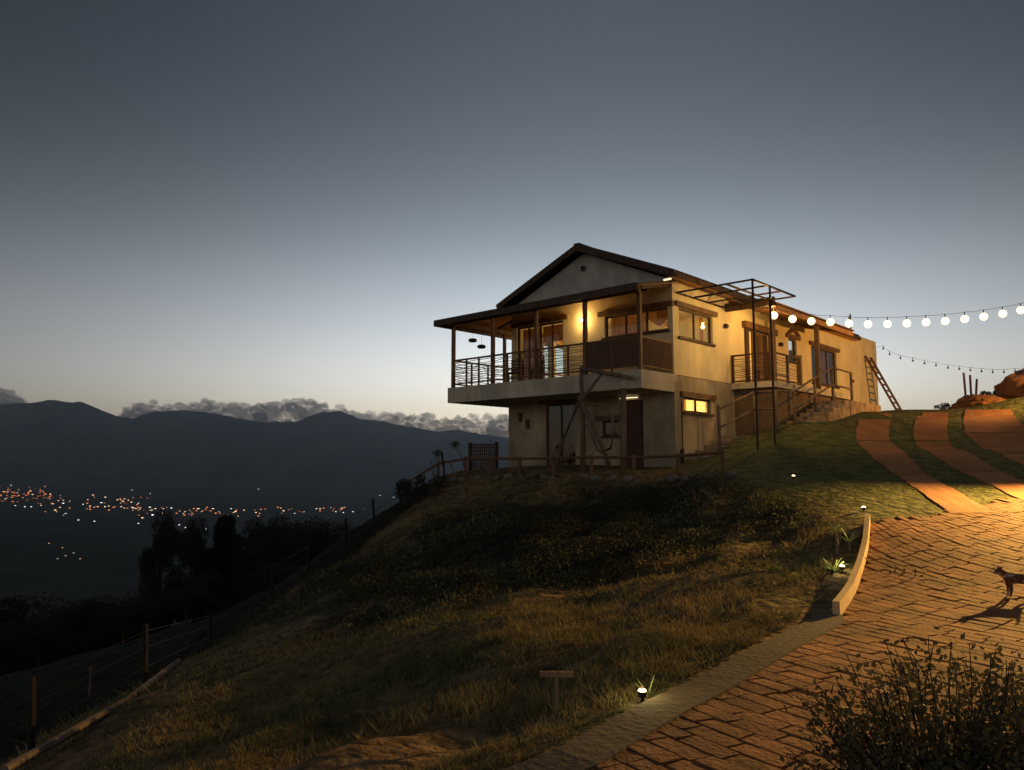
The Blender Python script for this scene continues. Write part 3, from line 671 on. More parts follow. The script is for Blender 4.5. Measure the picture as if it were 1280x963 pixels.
# porch balustrade of thin horizontal wires
def porch_rail(p0, p1, n):
    a = Vector((*p0, 0)); b = Vector((*p1, 0))
    hb(MB().bar((a.x,a.y,3.64),(b.x,b.y,3.64),.07,.05), 'top_rail', M_WOODD); hb(MB().bar((a.x,a.y,2.76),(b.x,b.y,2.76),.05,.05), 'bottom_rail', M_WOODD)
    for k in range(n+1):
        p = a.lerp(b, k/n); hb(MB().box((p.x-.04,p.y-.04,2.7),(p.x+.04,p.y+.04,3.66)), 'baluster', M_WOODD)
    hb(sticks(MB(), (a.x,a.y), (b.x,b.y), 2.84, 3.58, 8, .009, 33), 'stick_infill', M_WOODD)
porch_rail((.05,3.76), (1.36,3.76), 1); porch_rail((1.47,3.9), (1.47,5.85), 2)
hb(MB().box((1.4,5.8,2.7),(1.54,5.94,3.75)), 'newel_post', M_WOOD)
# steel pergola frame on two posts
pg = MB(); PZ = 5.25
for w in (0.02, .85, 1.68, 2.5): pg.bar((w,.2,PZ),(w,3.2,PZ),.05)
for t in (.2, 1.2, 2.2, 3.2): pg.bar((.02,t,PZ-.001),(2.5,t,PZ-.001),.048)
pgo = hb(pg, 'pergola_frame', M_STEEL)
hb(MB().bar((2.5,.2,.35),(2.5,.2,PZ+.03),.048), 'pergola_post', M_STEEL); hb(MB().bar((2.5,1.35,.55),(2.5,1.35,PZ+.02),.048), 'pergola_post', M_STEEL)

# stairs beside the side wall (own thing)
stair = thing('staircase', 'rough masonry staircase with timber handrails climbing beside the lit side wall', 'staircase', (C0.x, C0.y, HZ), HA)
nst = 13
for i in range(nst):
    t0 = .6+i*.56; z = .25+i*.165
    w0 = 0.02 if t0 < 3.4 else 1.52
    hb(MB().box((w0, t0, -.5), (2.45+random.uniform(-.03,.03), t0+.565, z)), 'step', M_STONE, stair)
hb(MB().box((1.52,.6+nst*.56,-.5),(2.45,11.2,2.25)), 'upper_platform', M_STONE, stair)
def hrail(p0, p1, r=.035, name='handrail'): hb(MB().tube([p0, ((p0[0]+p1[0])/2,(p0[1]+p1[1])/2,(p0[2]+p1[2])/2+.01), p1], r, 7), name, M_LOG, stair, smooth=True)
def hpost(x, y, z0, z1, m=M_LOG): hb(MB().tube([(x,y,z0),(x+.01,y,(z0+z1)/2),(x,y,z1)], [.055,.05,.05], 7), 'post', m, stair, smooth=True)
for (y, z0, z1) in ((4.03,.9,2.38),(5.79,1.4,2.93),(7.45,1.9,3.44),(9.37,1.95,3.42)): hpost(2.0, y, z0, z1)
hrail((2.0,4.03,2.33),(2.0,7.45,3.42)); hrail((2.0,7.45,3.42),(2.0,9.37,3.40)); hrail((2.0,4.03,1.75),(2.0,7.45,2.8)); hrail((2.0,7.45,2.8),(2.0,9.37,2.78))
hpost(1.2,.45,-.1,1.72); hpost(1.2,2.83,.6,2.3); hpost(1.95,2.75,.6,2.28)
hrail((1.2,.45,1.6),(1.2,2.83,2.26)); hrail((1.2,.45,1.05),(1.2,2.83,1.72)); hrail((1.2,2.83,2.26),(1.95,2.75,2.25)); hrail((1.2,2.83,1.72),(1.95,2.75,1.7)); hrail((2.0,2.75,2.25),(2.0,4.03,2.33),.03)

# ladder leaning on the rear of the side wall
lad = thing('ladder', 'wooden ladder leaning against the rear end of the side wall', 'ladder', HW(1.0,17.6,2.3), HA)
lt, lb = (-.95,0,2.75), (.33,0,.0)
for dy in (-.38,.38): MB().bar((lb[0],dy,tz(*HW(1.4,17.6)[:2])-2.3), (lt[0]-.0,dy,lt[2]), .085).build('side_rail', M_WOOD, lad)
for k in range(9):
    f = .08+k*.105; MB().bar((lb[0]+(lt[0]-lb[0])*f,-.38,lt[2]*f),(lb[0]+(lt[0]-lb[0])*f,.38,lt[2]*f),.06).build('rung', M_WOOD, lad)
# ---- thin mast
tag(MB().tube([HW(1.7,10.5,5.2), HW(1.7,10.5,5.85)], .03, 6).build('mast', M_STEEL), 'short thin mast standing at the far end of the porch roof', 'mast')
# ---- hanging shades in the corner of the veranda
for k, (x, y, z, lb_) in enumerate(((-7.5,-1.2,4.42,'upper left dark hanging shade under the veranda corner'),(-7.3,-.95,4.2,'lower right dark hanging shade under the veranda corner'))):
    h = thing('hanging_shade', lb_, 'hanging shade', HW(x,y,z), HA, 'hanging shades in the veranda corner')
    MB().lathe([(.01,.07),(.12,.06),(.17,.0),(.12,-.06),(.01,-.07)], (0,0,0), 14).build('shade', M_BLACK, h, smooth=True)
    MB().tube([(0,0,.06),(0,0,5.12-z)], .004, 4).build('cord', M_WIRE, h)
# ---- chairs on veranda seen as silhouettes
def veranda_chair(x, y, rz, label):
    c = thing('veranda_chair', label, 'chair', HW(x,y,2.7), HA+rz, 'chairs on the veranda')
    MB().box((-.23,-.22,.42),(.23,.22,.46)).build('seat', M_WOODD, c)
    for a in (-.2,.2):
        for b in (-.2,.2): MB().bar((a,b,0),(a,b,.42 if b < 0 else .92),.035).build('leg', M_WOODD, c)
    for k in range(4): MB().bar((-.2,.2,.55+k*.11),(.2,.2,.55+k*.11),.02,.05).build('slat', M_WOODD, c)
    return c
veranda_chair(-5.8,-.75,.5,'slatted wooden chair on the veranda left of the sliding door'); veranda_chair(-4.9,-.65,-.7,'slatted wooden chair on the veranda in front of the sliding door')

# ------------------------------------------------------------------ rustic branch structure under the veranda
br = thing('branch_frame', 'rustic frame of crossed tree trunks and bent branches before the lower storey', 'branch frame', HW(-1.9,-2.05,HZ), HA)
def lb3(pts, r, name='branch', m=M_LOG): return MB().tube([(p[0]+1.9, p[1]+2.05, p[2]-HZ) for p in pts], r, 8).build(name, m, br, smooth=True)
lb3([(-1.97,-2.0,-.4),(-1.95,-2.0,1.2),(-2.0,-2.0,2.6),(-1.97,-2.0,2.95)], [.09,.075,.06,.05], 'trunk')
lb3([(-1.95,-2.1,2.85),(-1.2,-2.12,2.68),(-.1,-2.05,2.42)], [.065,.06,.06], 'crossbar')
lb3([(-1.15,-2.12,2.62),(-1.6,-2.1,2.2),(-2.05,-2.12,1.75),(-2.7,-2.1,.6),(-2.95,-2.1,-.3)], [.04,.05,.055,.06,.06])
lb3([(-2.05,-2.05,2.0),(-1.65,-2.1,1.35),(-1.2,-2.1,.55),(-.95,-2.05,-.1)], [.07,.075,.07,.07])
lb3([(-1.7,-2.15,1.75),(-1.15,-2.15,1.72),(-.78,-2.15,1.4),(-.72,-2.15,.9),(-.85,-2.15,.45),(-1.2,-2.15,.32)], [.03,.04,.045,.05,.04,.03])
lb3([(-1.75,-2.15,1.2),(-1.55,-2.15,.9),(-1.3,-2.15,.4),(-1.0,-2.15,.3)], [.03,.035,.04,.03])
tp = MB().tube([HW(-.52,-2.0,-.4), HW(-.5,-2.0,1.0), HW(-.5,-1.98,2.16)], [.1,.09,.085], 9).build('support_post', M_LOG, smooth=True); tag(tp, 'thick round timber post carrying the right end of the veranda slab', 'post')
# low log rail fence along the terrace
rf = thing('rail_fence', 'low log rail fence running along the terrace before the house', 'fence', HW(-4,-3.3,-.2))
pts = [HW(-8.6+i*1.3,-3.1+.15*math.sin(i),0) for i in range(10)]; o0 = rf.location
zt = [tz(p.x, p.y) for p in pts]
for p, z in zip(pts, zt): MB().tube([Vector((p.x,p.y,z-.15))-o0, Vector((p.x,p.y,z+.62))-o0], .05, 7).build('post', M_WOOD, rf)
for i in range(9): MB().tube([Vector((pts[i].x,pts[i].y,zt[i]+.55))-o0, Vector((pts[i+1].x,pts[i+1].y,zt[i+1]+.55))-o0], .04, 7).build('rail', M_WOOD, rf)
# stones edging the terrace
for i in range(26):
    p = HW(-8.4+i*.47+random.uniform(-.1,.1), -3.45+random.uniform(-.12,.12), 0); z = tz(p.x, p.y); r = random.uniform(.11,.2)
    bm = bmesh.new(); bmesh.ops.create_icosphere(bm, subdivisions=2, radius=r)
    for v in bm.verts: v.co *= random.uniform(.8,1.12); v.co.z *= .7
    me = bpy.data.meshes.new('edging_stone'); bm.to_mesh(me); bm.free(); me.materials.append(material('dark_edging_stone', (.15,.12,.09), .95, .9, 12, .45))
    o = bpy.data.objects.new('edging_stone', me); COL.objects.link(o); o.location = (p.x, p.y, z+r*.25); tag(o, 'rough stone in the row edging the dark terrace below the rail fence', 'stone', 'stones edging the terrace')
# lattice screen left of the house
ls = thing('lattice_screen', 'dark lattice screen standing at the left foot of the house', 'screen', HW(-7.75,-.4,tz(*HW(-7.75,-.4)[:2])-.05), HA)
for x in (-.68,.68): MB().box((x-.05,-.05,0),(x+.05,.05,1.35)).build('post', M_WOODD, ls)
for k in range(11): MB().bar((-.63,0,.12+k*.115),(.63,0,.12+k*.115),.02,.03).build('lath', M_WOODD, ls)
for k in range(12): MB().bar((-.6+k*.11,.02,.05),(-.6+k*.11,.02,1.3),.05,.02).build('lath', M_WOODD, ls)

# ------------------------------------------------------------------ string lights
M_BULB = emissive('festoon_bulb_glow', (1, .70, .34), 3.2)
def string_lights(label, pts, lit, anchor0, anchor1, rb):
    o0 = pts[0]; st = thing('string_lights', label, 'string lights', o0, group='strings of festoon bulbs')
    line = [anchor0]
    for p in pts: line.append(p+Vector((0,0,rb+.10)))
    line.append(anchor1); fine = []
    for a, b in zip(line[:-1], line[1:]):
        for k in range(3): fine.append(a.lerp(b, k/3)-Vector((0,0,.02*math.sin(math.pi*k/3)))-o0)
    fine.append(line[-1]-o0)
    MB().tube(fine, .006, 5).build('cable', M_WIRE, st)
    bm_ = MB().sphere((0,0,0), rb, 20, sz=1.05).build('bulb', M_BULB if lit else material('dark_bulb', (.05,.05,.05), .2), st, smooth=True)
    sk_ = MB().tube([(0,0,rb*.85),(0,0,rb+.10)], .014, 7).build('socket', M_WIRE, bm_)
    for i, p in enumerate(pts):
        if i == 0: b = bm_
        else:
            b = bm_.copy(); COL.objects.link(b); s2 = sk_.copy(); COL.objects.link(s2); s2.parent = b; b.parent = st
        b.location = p-o0
    return st
bp = [(967.7,394.5,22.4),(990.7,399,22.4),(1014.2,401.7,22.4),(1038,403,22.4),(1061.3,404.6,22.4),(1085,405.5,22.4),(1109.4,405.2,22.4),(1133.6,404.4,22.4),(1157.6,403,22.4),
      (1181.5,401.5,22.4),(1206,398.9,22.4),(1229.7,396,22.4),(1253.5,392.3,22.4),(1276,388,22.4),(1300,382.5,22.4),(1325,376,22.4),(1350,369,22.4),(1375,361,22.4)]
pts = [at(*b) for b in bp]
string_lights('string of glowing white globe bulbs from the pergola post to the right', pts, True, HW(2.5,1.35,4.72), at(1420,335,22.4), .108)
ep = at(1420,335,22.4); pole = thing('lamp_pole', 'tall dark pole holding the far ends of the festoon strings beyond the right', 'pole', (ep.x, ep.y, tz(ep.x, ep.y)))
MB().tube([(0,0,-.2),(0,0,ep.z-pole.location.z+.3)], .06, 8).build('shaft', M_STEEL, pole); MB().sphere((0,0,ep.z-pole.location.z+.33), .08, 10).build('cap', M_STEEL, pole)
up = [(1104,433),(1112,440),(1125.6,445),(1141,448),(1155.7,451.5),(1170,454),(1185,457),(1199,458.5),(1213,460),(1227,461.5),(1241,462.5),(1255,462.5),(1269,461.5),(1283,460.5),(1297,459)]
string_lights('sagging string of small unlit bulbs from the rear wall corner', [at(x, y+3, 36) for x, y in up], False, HW(0,19,5.7), at(1330,452,36), .045)

# light sources seen or implied, plus added side-wall fill
fl = hb(MB().box((2.38,1.55,4.70),(2.52,1.75,4.84)).bar((2.45,1.65,4.84),(2.5,1.4,4.95),.03), 'unseen_flood_lamp', M_STEEL); hb(MB().sphere((1.2,4.4,5.02), .05, 10), 'bulb', M_GLOW); lamp_light('added_porch_light', (1.2,4.4,4.9-HZ), 70, col=(1,.62,.19), r=.05, parent=house); lamp_light('added_wall_flood', (2.3,1.65,4.6-HZ), 180, col=(1,.62,.19), r=.06, parent=house)  # pergola flood box and porch bulb, with their lights, added to brighten side wall
def unseen_flood_lamp(lp, label, power, col, az, size, tilt, h):
    """floodlight head on a short post, aimed along az (degrees, world)"""
    lz = tz(*lp); gl = thing('garden_floodlight', label, 'floodlight', (*lp, lz), math.radians(az), group='driveway floodlights beyond the right edge')
    MB().tube([(0,0,-.1),(0,0,h-.1)], .04, 10).build('post', M_STEEL, gl)
    hd = MB().box((-.12,-.14,h-.1),(-.02,.14,h+.1)).build('lamp_head', M_STEEL, gl)
    MB().box((-.018,-.12,h-.085),(-.012,.12,h+.085)).build('lens', emissive('floodlight_lens', (1,.65,.25), 30), hd)
    l = bpy.data.lights.new('floodlight', 'SPOT'); l.energy = power; l.color = col; l.shadow_soft_size = .09; l.spot_size = math.radians(size); l.spot_blend = .75
    o = bpy.data.objects.new('floodlight', l); COL.objects.link(o); o.parent = gl; o.location = (.03,0,h); o.rotation_euler = (0, -math.radians(90-tilt), 0)
unseen_flood_lamp((12.3, 15.4), 'floodlight on a post shining down the brick driveway from beyond the right edge', 11200, (1,.56,.13), 236, 130, 9, 1.6)
unseen_flood_lamp((20.5, 26.0), 'floodlight on a post near the earth bank shining towards the rear of the house', 2700, (1,.50,.11), 137, 140, 2, 1.3)

def spot(px, py, power, label, head=.03):
    p = hit(px, py, 3); s_ = thing('ground_spotlight', label, 'spotlight', p, group='small ground spotlights')
    MB().tube([(0,0,-.1),(0,0,.10)], .012, 6).build('spike', M_STEEL, s_); MB().lathe([(.01,.03),(head,.04),(head*1.1,.075),(head*.9,.075)], n=10).build('housing', M_STEEL, s_)
    MB().sphere((0,0,.075), head, 8, sz=.6).build('lens', emissive('spot_glow', (1,.78,.34), 9), s_)
    lamp_light('spot_light', (0,0,.15), power, col=(1,.8,.35), r=.03, parent=s_); return p
p1 = spot(1080,641,1.2,'white ground spotlight at the top end of the kerb board',.035); p2 = spot(1053,716,6,'bright ground spotlight lighting the plant beside the kerb board',.035)
p3 = spot(803,880,3,'yellow ground spotlight glowing at the near edge of the lawn',.028); p4 = spot(992,600,.25,'faint ground spotlight below the terrace corner',.035)

# ------------------------------------------------------------------ plants
def rosette(name, label, loc, n, L, m, droop=.5, w=.03, stem=0, cat='plant'):
    t = thing(name, label, cat, loc); r = random.Random(int(loc[0]*100))
    if stem: MB().tube([(0,0,-.05),(.01,.0,stem*.5),(0,.01,stem)], [.03,.022,.02], 7).build('stem', M_DRY, t)
    for i in range(n):
        a = 2*math.pi*i/n+r.uniform(-.3,.3); el = r.uniform(.3,1.25); l = L*r.uniform(.7,1.15); pts = []; ww = []
        for k in range(6):
            s_ = k/5; rr = l*s_*math.cos(el)*(1+.2*s_); zz = stem+l*s_*math.sin(el)-droop*l*s_*s_*.6; pts.append(Vector((rr*math.cos(a), rr*math.sin(a), zz))); ww.append(w*(1-s_)**.6*(.6+s_))
        sd = Vector((-math.sin(a), math.cos(a), 0)); vs = []
        for p, q in zip(pts, ww): vs += [p-sd*q, p+Vector((0,0,-q*.35)), p+sd*q]
        fs = []
        for k in range(5): fs += [(k*3,k*3+1,k*3+4,k*3+3),(k*3+1,k*3+2,k*3+5,k*3+4)]
        MB().add(vs, fs).build('leaf', m, t)
    return t
q = hit(1046,694,3); rosette('yucca_plant', 'spiky pale yucca on a short trunk beside the kerb board', q, 16, .34, M_AGAVE, .5, .018, .27)
q = hit(1062,690,3); rosette('yucca_plant', 'smaller spiky yucca shoots just right of the trunked yucca', q, 12, .3, M_AGAVE, .3, .014, .12)
q = hit(1043,716,3); rosette('leafy_plant', 'low bright green plant lit by the spotlight beside the kerb board', q, 22, .22, M_AGAVE, .3, .02)
q = hit(1028,738,3); rosette('arching_plant', 'thin arching dry plant on the lawn left of the kerb board', q, 9, .3, M_DRY, .9, .008)
q = hit(810,874,3); rosette('seedling', 'small sprig lit by the yellow ground spotlight', q, 7, .16, M_AGAVE, .2, .008)
q = hit(935,797,3); rosette('seedling', 'small pale sprig by the concrete kerb in mid lawn', q, 9, .14, M_DRY, .3, .006)
q = hit(650,935,3); rosette('seedling', 'pale dry sprig by the concrete kerb at the bottom', q, 8, .14, M_DRY, .3, .006)
q = hit(410,905,3); rosette('seedling', 'pale dry weed alone on the lower slope', q, 8, .2, M_DRY, .3, .006)

def foliage(n, rfun, size, seed, flat=.4):
    r = np.random.default_rng(seed); c = rfun(r, n); a = r.normal(size=(n, 3)); a /= np.linalg.norm(a, axis=1)[:, None]
    b = np.cross(a, r.normal(size=(n, 3))); b /= np.linalg.norm(b, axis=1)[:, None]; s_ = size*r.uniform(.5, 1.3, (n, 1))
    V = np.stack([c-a*s_, c-b*s_*flat, c+a*s_, c+b*s_*flat], 1).reshape(-1, 3); return V
def crown_pts(blobs):
    def f(r, n):
        k = r.integers(0, len(blobs), n); B = np.array(blobs)[k]; d = r.normal(size=(n, 3)); d /= np.linalg.norm(d, axis=1)[:, None]
        rad = B[:, 3:4]*r.uniform(.45, 1.08, (n, 1))**.6; return B[:, :3]+d*rad*np.array([1, 1, .8])
    return f
TREES = {}
def tree_mesh(kind):
    if kind in TREES: return TREES[kind]
    r = random.Random(kind); blobs = []
    if kind == 'round': blobs = [(r.uniform(-.34,.34), r.uniform(-.34,.34), r.uniform(.5,.85), r.uniform(.12,.2)) for _ in range(22)]
    elif kind == 'tall': blobs = [(r.uniform(-.1,.1)*(1.3-z), r.uniform(-.1,.1)*(1.3-z), z, .16*(1.12-z)+.03) for z in [.2+.036*i for i in range(22)]]
    else: blobs = [(r.uniform(-.26,.26), r.uniform(-.26,.26), r.uniform(.35,.92), r.uniform(.08,.17)) for _ in range(20)]
    cr = quads_mesh('crown', foliage(20000, crown_pts(blobs), .0125, 5), 4, M_LEAFD)
    mb = MB().tube([(0,0,-.08),(.01,0,.3),(0,.01,.6)], [.035,.025,.015], 7)
    for _ in range(7):
        b = r.choice(blobs); mb.tube([(0,0,r.uniform(.2,.5)), (b[0]*.6,b[1]*.6,b[2]*.85), (b[0],b[1],b[2])], [.014,.009,.004], 5)
    tr = mb.build('trunk', M_BARK); COL.objects.unlink(cr); COL.objects.unlink(tr)
    TREES[kind] = (cr, tr); return TREES[kind]
def tree(kind, x, y, h, label, group='trees on the dark slope'):
    t = thing('tree', label, 'tree', (x, y, tz(x, y)), random.uniform(0, 6.28), group); t.scale = (h,)*3
    for src in tree_mesh(kind): c = src.copy(); COL.objects.link(c); c.parent = t
    return t
def tree_px(kind, px, ytop, Y, label, group='trees on the dark slope', widen=1):
    p = at(px, ytop, Y); g_ = tz(p.x, p.y); t = tree(kind, p.x, p.y, max(2.5, p.z-g_), label, group); t.scale[0] *= widen; t.scale[1] *= widen; return t
tree_px('round', 396, 643, 62, 'broad round black tree rising highest against the valley lights')
tree_px('tall', 287, 644, 80, 'narrow pointed dark tree among the valley lights')
tree_px('loose', 319, 656, 75, 'small dark tree between the pointed tree and the broad round one', widen=.6)
tree_px('loose', 350, 650, 85, 'loose dark tree just left of the broad round tree', widen=.6)
tree_px('loose', 202, 646, 75, 'leftmost loose dark tree standing against the valley town', widen=.4)
tree_px('loose', 246, 652, 75, 'dark tree left of the narrow pointed tree', widen=.5)
tree_px('round', 440, 660, 70, 'low dark tree right of the broad round tree beside the fence')
rr = random.Random(4)
for i in range(34):
    px = -40+i*14+rr.uniform(-10,10); yt = 704+rr.uniform(0,50)+ (i % 3)*24
    if px > 380: continue
    if px < 230: yt += 34
    elif px < 300: yt += 10
    tree_px(rr.choice(['round','loose','round']), px, yt, rr.uniform(45,90), 'black tree lost in the dark slope at the lower left', 'dark trees on the lower left slope', widen=1.35)
# bushes at crest & near the fence
def bush(x, y, w, h, label, n=5000, mat=M_LEAFD, leaf=.05, name='bush', group=None, z=None):
    t = thing(name, label, 'bush', (x, y, tz(x, y) if z is None else z), group=group); r = random.Random(int(x*31+y*7))
    blobs = [(r.uniform(-.5,.5)*w, r.uniform(-.5,.5)*w*.8, r.uniform(.25,.8)*h, r.uniform(.15,.3)*min(w,h)) for _ in range(14)]
    quads_mesh('foliage', foliage(n, crown_pts(blobs), leaf, r.randint(0,999)), 4, mat, t)
    mb = MB()
    for b in blobs[:9]: mb.tube([(0,0,-.05),(b[0]*.5,b[1]*.5,b[2]*.6),b[:3]], [.03,.02,.008], 5)
    mb.build('stem', M_BARK, t); return t
p = at(525,612,23.5); bush(p.x, p.y, 1.3, .95, 'dark rounded bush on the brow left of the house', 3500, leaf=.035)
p = at(1256,500,37); bush(p.x, p.y, 3.0, 1.0+0, 'dark ragged bush behind the earth bank at right', 5000, leaf=.07, z=p.z-.55)
p = at(1275,490,30); bush(p.x+1.2, p.y, 1.8, 1.2, 'reddish bush at the right edge beside the earth bank', 4000, M_LEAF, .05)
p = at(1181,512,44); bush(p.x, p.y, 1.0, .55, 'tiny bush poking over the crest between the tracks', 900, leaf=.05, z=p.z-.15)
# earth bank on the crest with three stakes
from mathutils.noise import noise as noise3
def mound(cx, cy, rx, ry, h, name, label):
    bm = bmesh.new(); bmesh.ops.create_icosphere(bm, subdivisions=5, radius=1)
    for v in bm.verts:
        n_ = .09*noise3(v.co*1.6+Vector((cx, 0, 0)))+.1*noise3(v.co*5)+.04*noise3(v.co*14)
        v.co = Vector((v.co.x*rx*(1+n_), v.co.y*ry*(1+n_), v.co.z*h*(1+n_)))
    me = bpy.data.meshes.new(name); bm.to_mesh(me); bm.free(); me.materials.append(M_BANK); me.polygons.foreach_set('use_smooth', [True]*len(me.polygons))
    o = bpy.data.objects.new(name, me); COL.objects.link(o); o.location = (cx, cy, tz(cx, cy)-.1); return tag(o, label, 'earth mound')
p = at(1230,512,31.5); mound(p.x, p.y, .95, 1.5, .48, 'earth_mound', 'low red earth bank on the crest below the three stakes')
p = at(1292,500,30); mound(p.x+.4, p.y, 1.3, 2.0, .95, 'earth_mound', 'higher red earth bank at the right edge of the crest')
for k, (a, b, w_) in enumerate((((1204.5,466),(1208,506),'leftmost'),((1212.5,469),(1214.5,505),'middle'),((1221,474),(1219.5,504),'rightmost'))):
    tag(MB().tube([at(*b,33.6), at(*a,33.6)], .045, 6).build('stake', material('reddish_stake', (.22,.07,.045), .8)), f'{w_} of three thin stakes standing in the earth bank', 'stake', 'three stakes in the earth bank')

# fence down the brow
fp = [((469,672),(466,624)),((505,642),(496,604)),((433,688),(432,650)),((386,722),(385,689)),((341,756),(340,719)),((263,812),(262,778)),((181,864),(181,808)),((40,946),(38,880)),((557,600),(552,570))]
fp = sorted(fp, key=lambda a: a[0][0]); wf = thing('wire_fence', 'old wire fence of leaning dark posts along the brow of the slope', 'fence', hit(*fp[4][0], y0=6)); o0 = wf.location.copy(); tops = []
for (b, t_) in fp:
    q = hit(b[0], b[1], 6, 45); tp_ = at(t_[0], t_[1], q.y); hgt = max(.9, min(1.5, tp_.z-q.z)); tp_ = Vector((tp_.x, q.y, q.z+hgt)); tops.append((q.copy(), tp_))
    MB().tube([q-Vector((0,0,.3))-o0, q.lerp(tp_,.5)-o0, tp_-o0], [.042,.038,.034], 7).build('post', material('black_fence_post', (.018,.014,.01), .9), wf)
for f in (.35,.65,.9):
    MB().tube([a.lerp(b, f)-o0 for a, b in tops], .004, 4, cap=False).build('wire', M_WIRE, wf)
q = hit(112,872,8,45); tag(MB().tube([q-Vector((0,0,.2)), q+Vector((0,0,.8))], .035, 6).build('stake', M_LOG), 'pale stake standing alone at the dark lower left', 'stake')
a, b = hit(66,962,6,30), hit(222,842,6,30); tag(MB().tube([a+Vector((-.3,-.3,.10)), a.lerp(b,.5)+Vector((0,0,.14)), b+Vector((0,0,.16))], .05, 7).build('long_pole', material('pale_pole', (.17,.13,.10), .8, .3, 20)), 'long pale pole lying down the slope at lower left', 'pole')
a, b = hit(603,782,6,30), hit(655,786,6,30); tag(MB().bar(a+Vector((0,0,.06)), b+Vector((0,0,.05)), .09, .06).build('plank', material('red_plank', (.26,.09,.06), .8, .3, 20)), 'short reddish plank lying on the dark slope', 'plank')
# small staked board on the lawn
q = hit(696,882,4); sb = thing('sign_stake', 'small blank board on a stake standing in the lawn', 'board', q)
MB().bar((0,0,-.1),(0,0,.20),.025).build('stake', M_LOG, sb); MB().box((-.12,-.02,.19),(.12,.015,.225)).build('board', M_LOG, sb)
# dry flower stalks on the brow
for (b, t_) in (((558,600),(547,567)),((583,590),(569,556)),((603,588),(592,552))):
    q = hit(b[0], b[1], 12, 45); tp_ = at(t_[0], t_[1], q.y-.2); s_ = thing('flower_stalk', {547:'leftmost dry flower stalk on the brow left of the house',569:'tallest dry flower stalk with round head left of the house',592:'thin bare stalk nearest the lattice screen'}[t_[0]], 'plant', q, group='dry stalks on the brow')
    MB().tube([(0,0,-.1), (tp_-q)*.5+Vector((.03,0,0)), tp_-q], [.022,.016,.01], 5).build('stem', M_DRY, s_)
    if t_[0] != 592: quads_mesh('seed_head', foliage(260, lambda r, n: np.array(tp_-q)+r.normal(size=(n,3))*np.array([.075,.075,.06]), .035, 3), 4, M_DRY, s_)

for (b, t_, lab) in (((545,612),(538,574),'thin bare sapling left of the leftmost flower stalk'),((593,592),(585,560),'bare sapling between the two round headed stalks and the screen'),((568,600),(563,578),'short bare sapling between the two round headed stalks'),((610,590),(614,548),'bare sapling in front of the lattice screen')):
    q = hit(b[0], b[1], 12, 45); tp_ = at(t_[0], t_[1], q.y-.2); s_ = thing('sapling', lab, 'plant', q, group='bare saplings on the brow'); v = tp_-q
    mb = MB().tube([(0,0,-.1), v*.5+Vector((.04,0,0)), v], [.016,.011,.006], 5)
    for k in range(5): p0 = v*(.35+.12*k); mb.tube([p0, p0+Vector((random.uniform(-.18,.18), random.uniform(-.1,.1), .16))], [.007,.004], 4)
    mb.build('stem', M_DRY, s_)
# foreground shrub at bottom right: twigs with small leaves
def twig_shrub(x, y, w, h, nst, label, seed):
    t = thing('twiggy_shrub', label, 'shrub', (x, y, tz(x, y)), group='foreground shrubs at bottom right'); r = random.Random(seed); mb = MB(); cent = []; 
    for i in range(nst):
        a = r.uniform(0, 6.28); q = r.uniform(0, 1)**.5; ex, ey = math.cos(a)*w*q, math.sin(a)*w*q*.8; hh = h*(1.0-.42*q*q)*r.uniform(.6,1.08); pts = []
        for k in range(7):
            s_ = k/6; pts.append(Vector((ex*s_**.8+r.uniform(-.03,.03)*s_, ey*s_**.8+r.uniform(-.03,.03)*s_, hh*s_)))
        mb.tube(pts, [.006*(1-.7*k/6) for k in range(7)], 4, cap=False)
        for k in range(2, 7):
            for _ in range(r.randint(9,15)): cent.append(pts[k].lerp(pts[max(k-1,0)], r.random())+Vector((r.gauss(0,.034), r.gauss(0,.034), r.gauss(0,.03))))
    c = np.array(cent); rg = np.random.default_rng(seed); n = len(c)
    V = foliage(n, lambda r_, n_: c, .015, seed, .55)
    quads_mesh('leaves', V, 4, M_LEAF, t, 'stuff'); mb.build('stem', M_BARK, t)
    return t
twig_shrub(1.72,3.15,.62,.80,190,'twiggy dark shrub in the middle of the bottom right foreground',11)
twig_shrub(2.35,3.3,.6,.72,190,'twiggy dark shrub at the bottom right corner',12)
twig_shrub(1.28,2.75,.45,.46,130,'low dark shrub at the left end of the foreground shrubs',13)
twig_shrub(1.9,2.6,.7,.52,200,'nearest dark shrub at the bottom of the frame',14)
twig_shrub(2.75,3.9,.4,.6,70,'tall dry leafed shrub at the right edge of the frame',15)

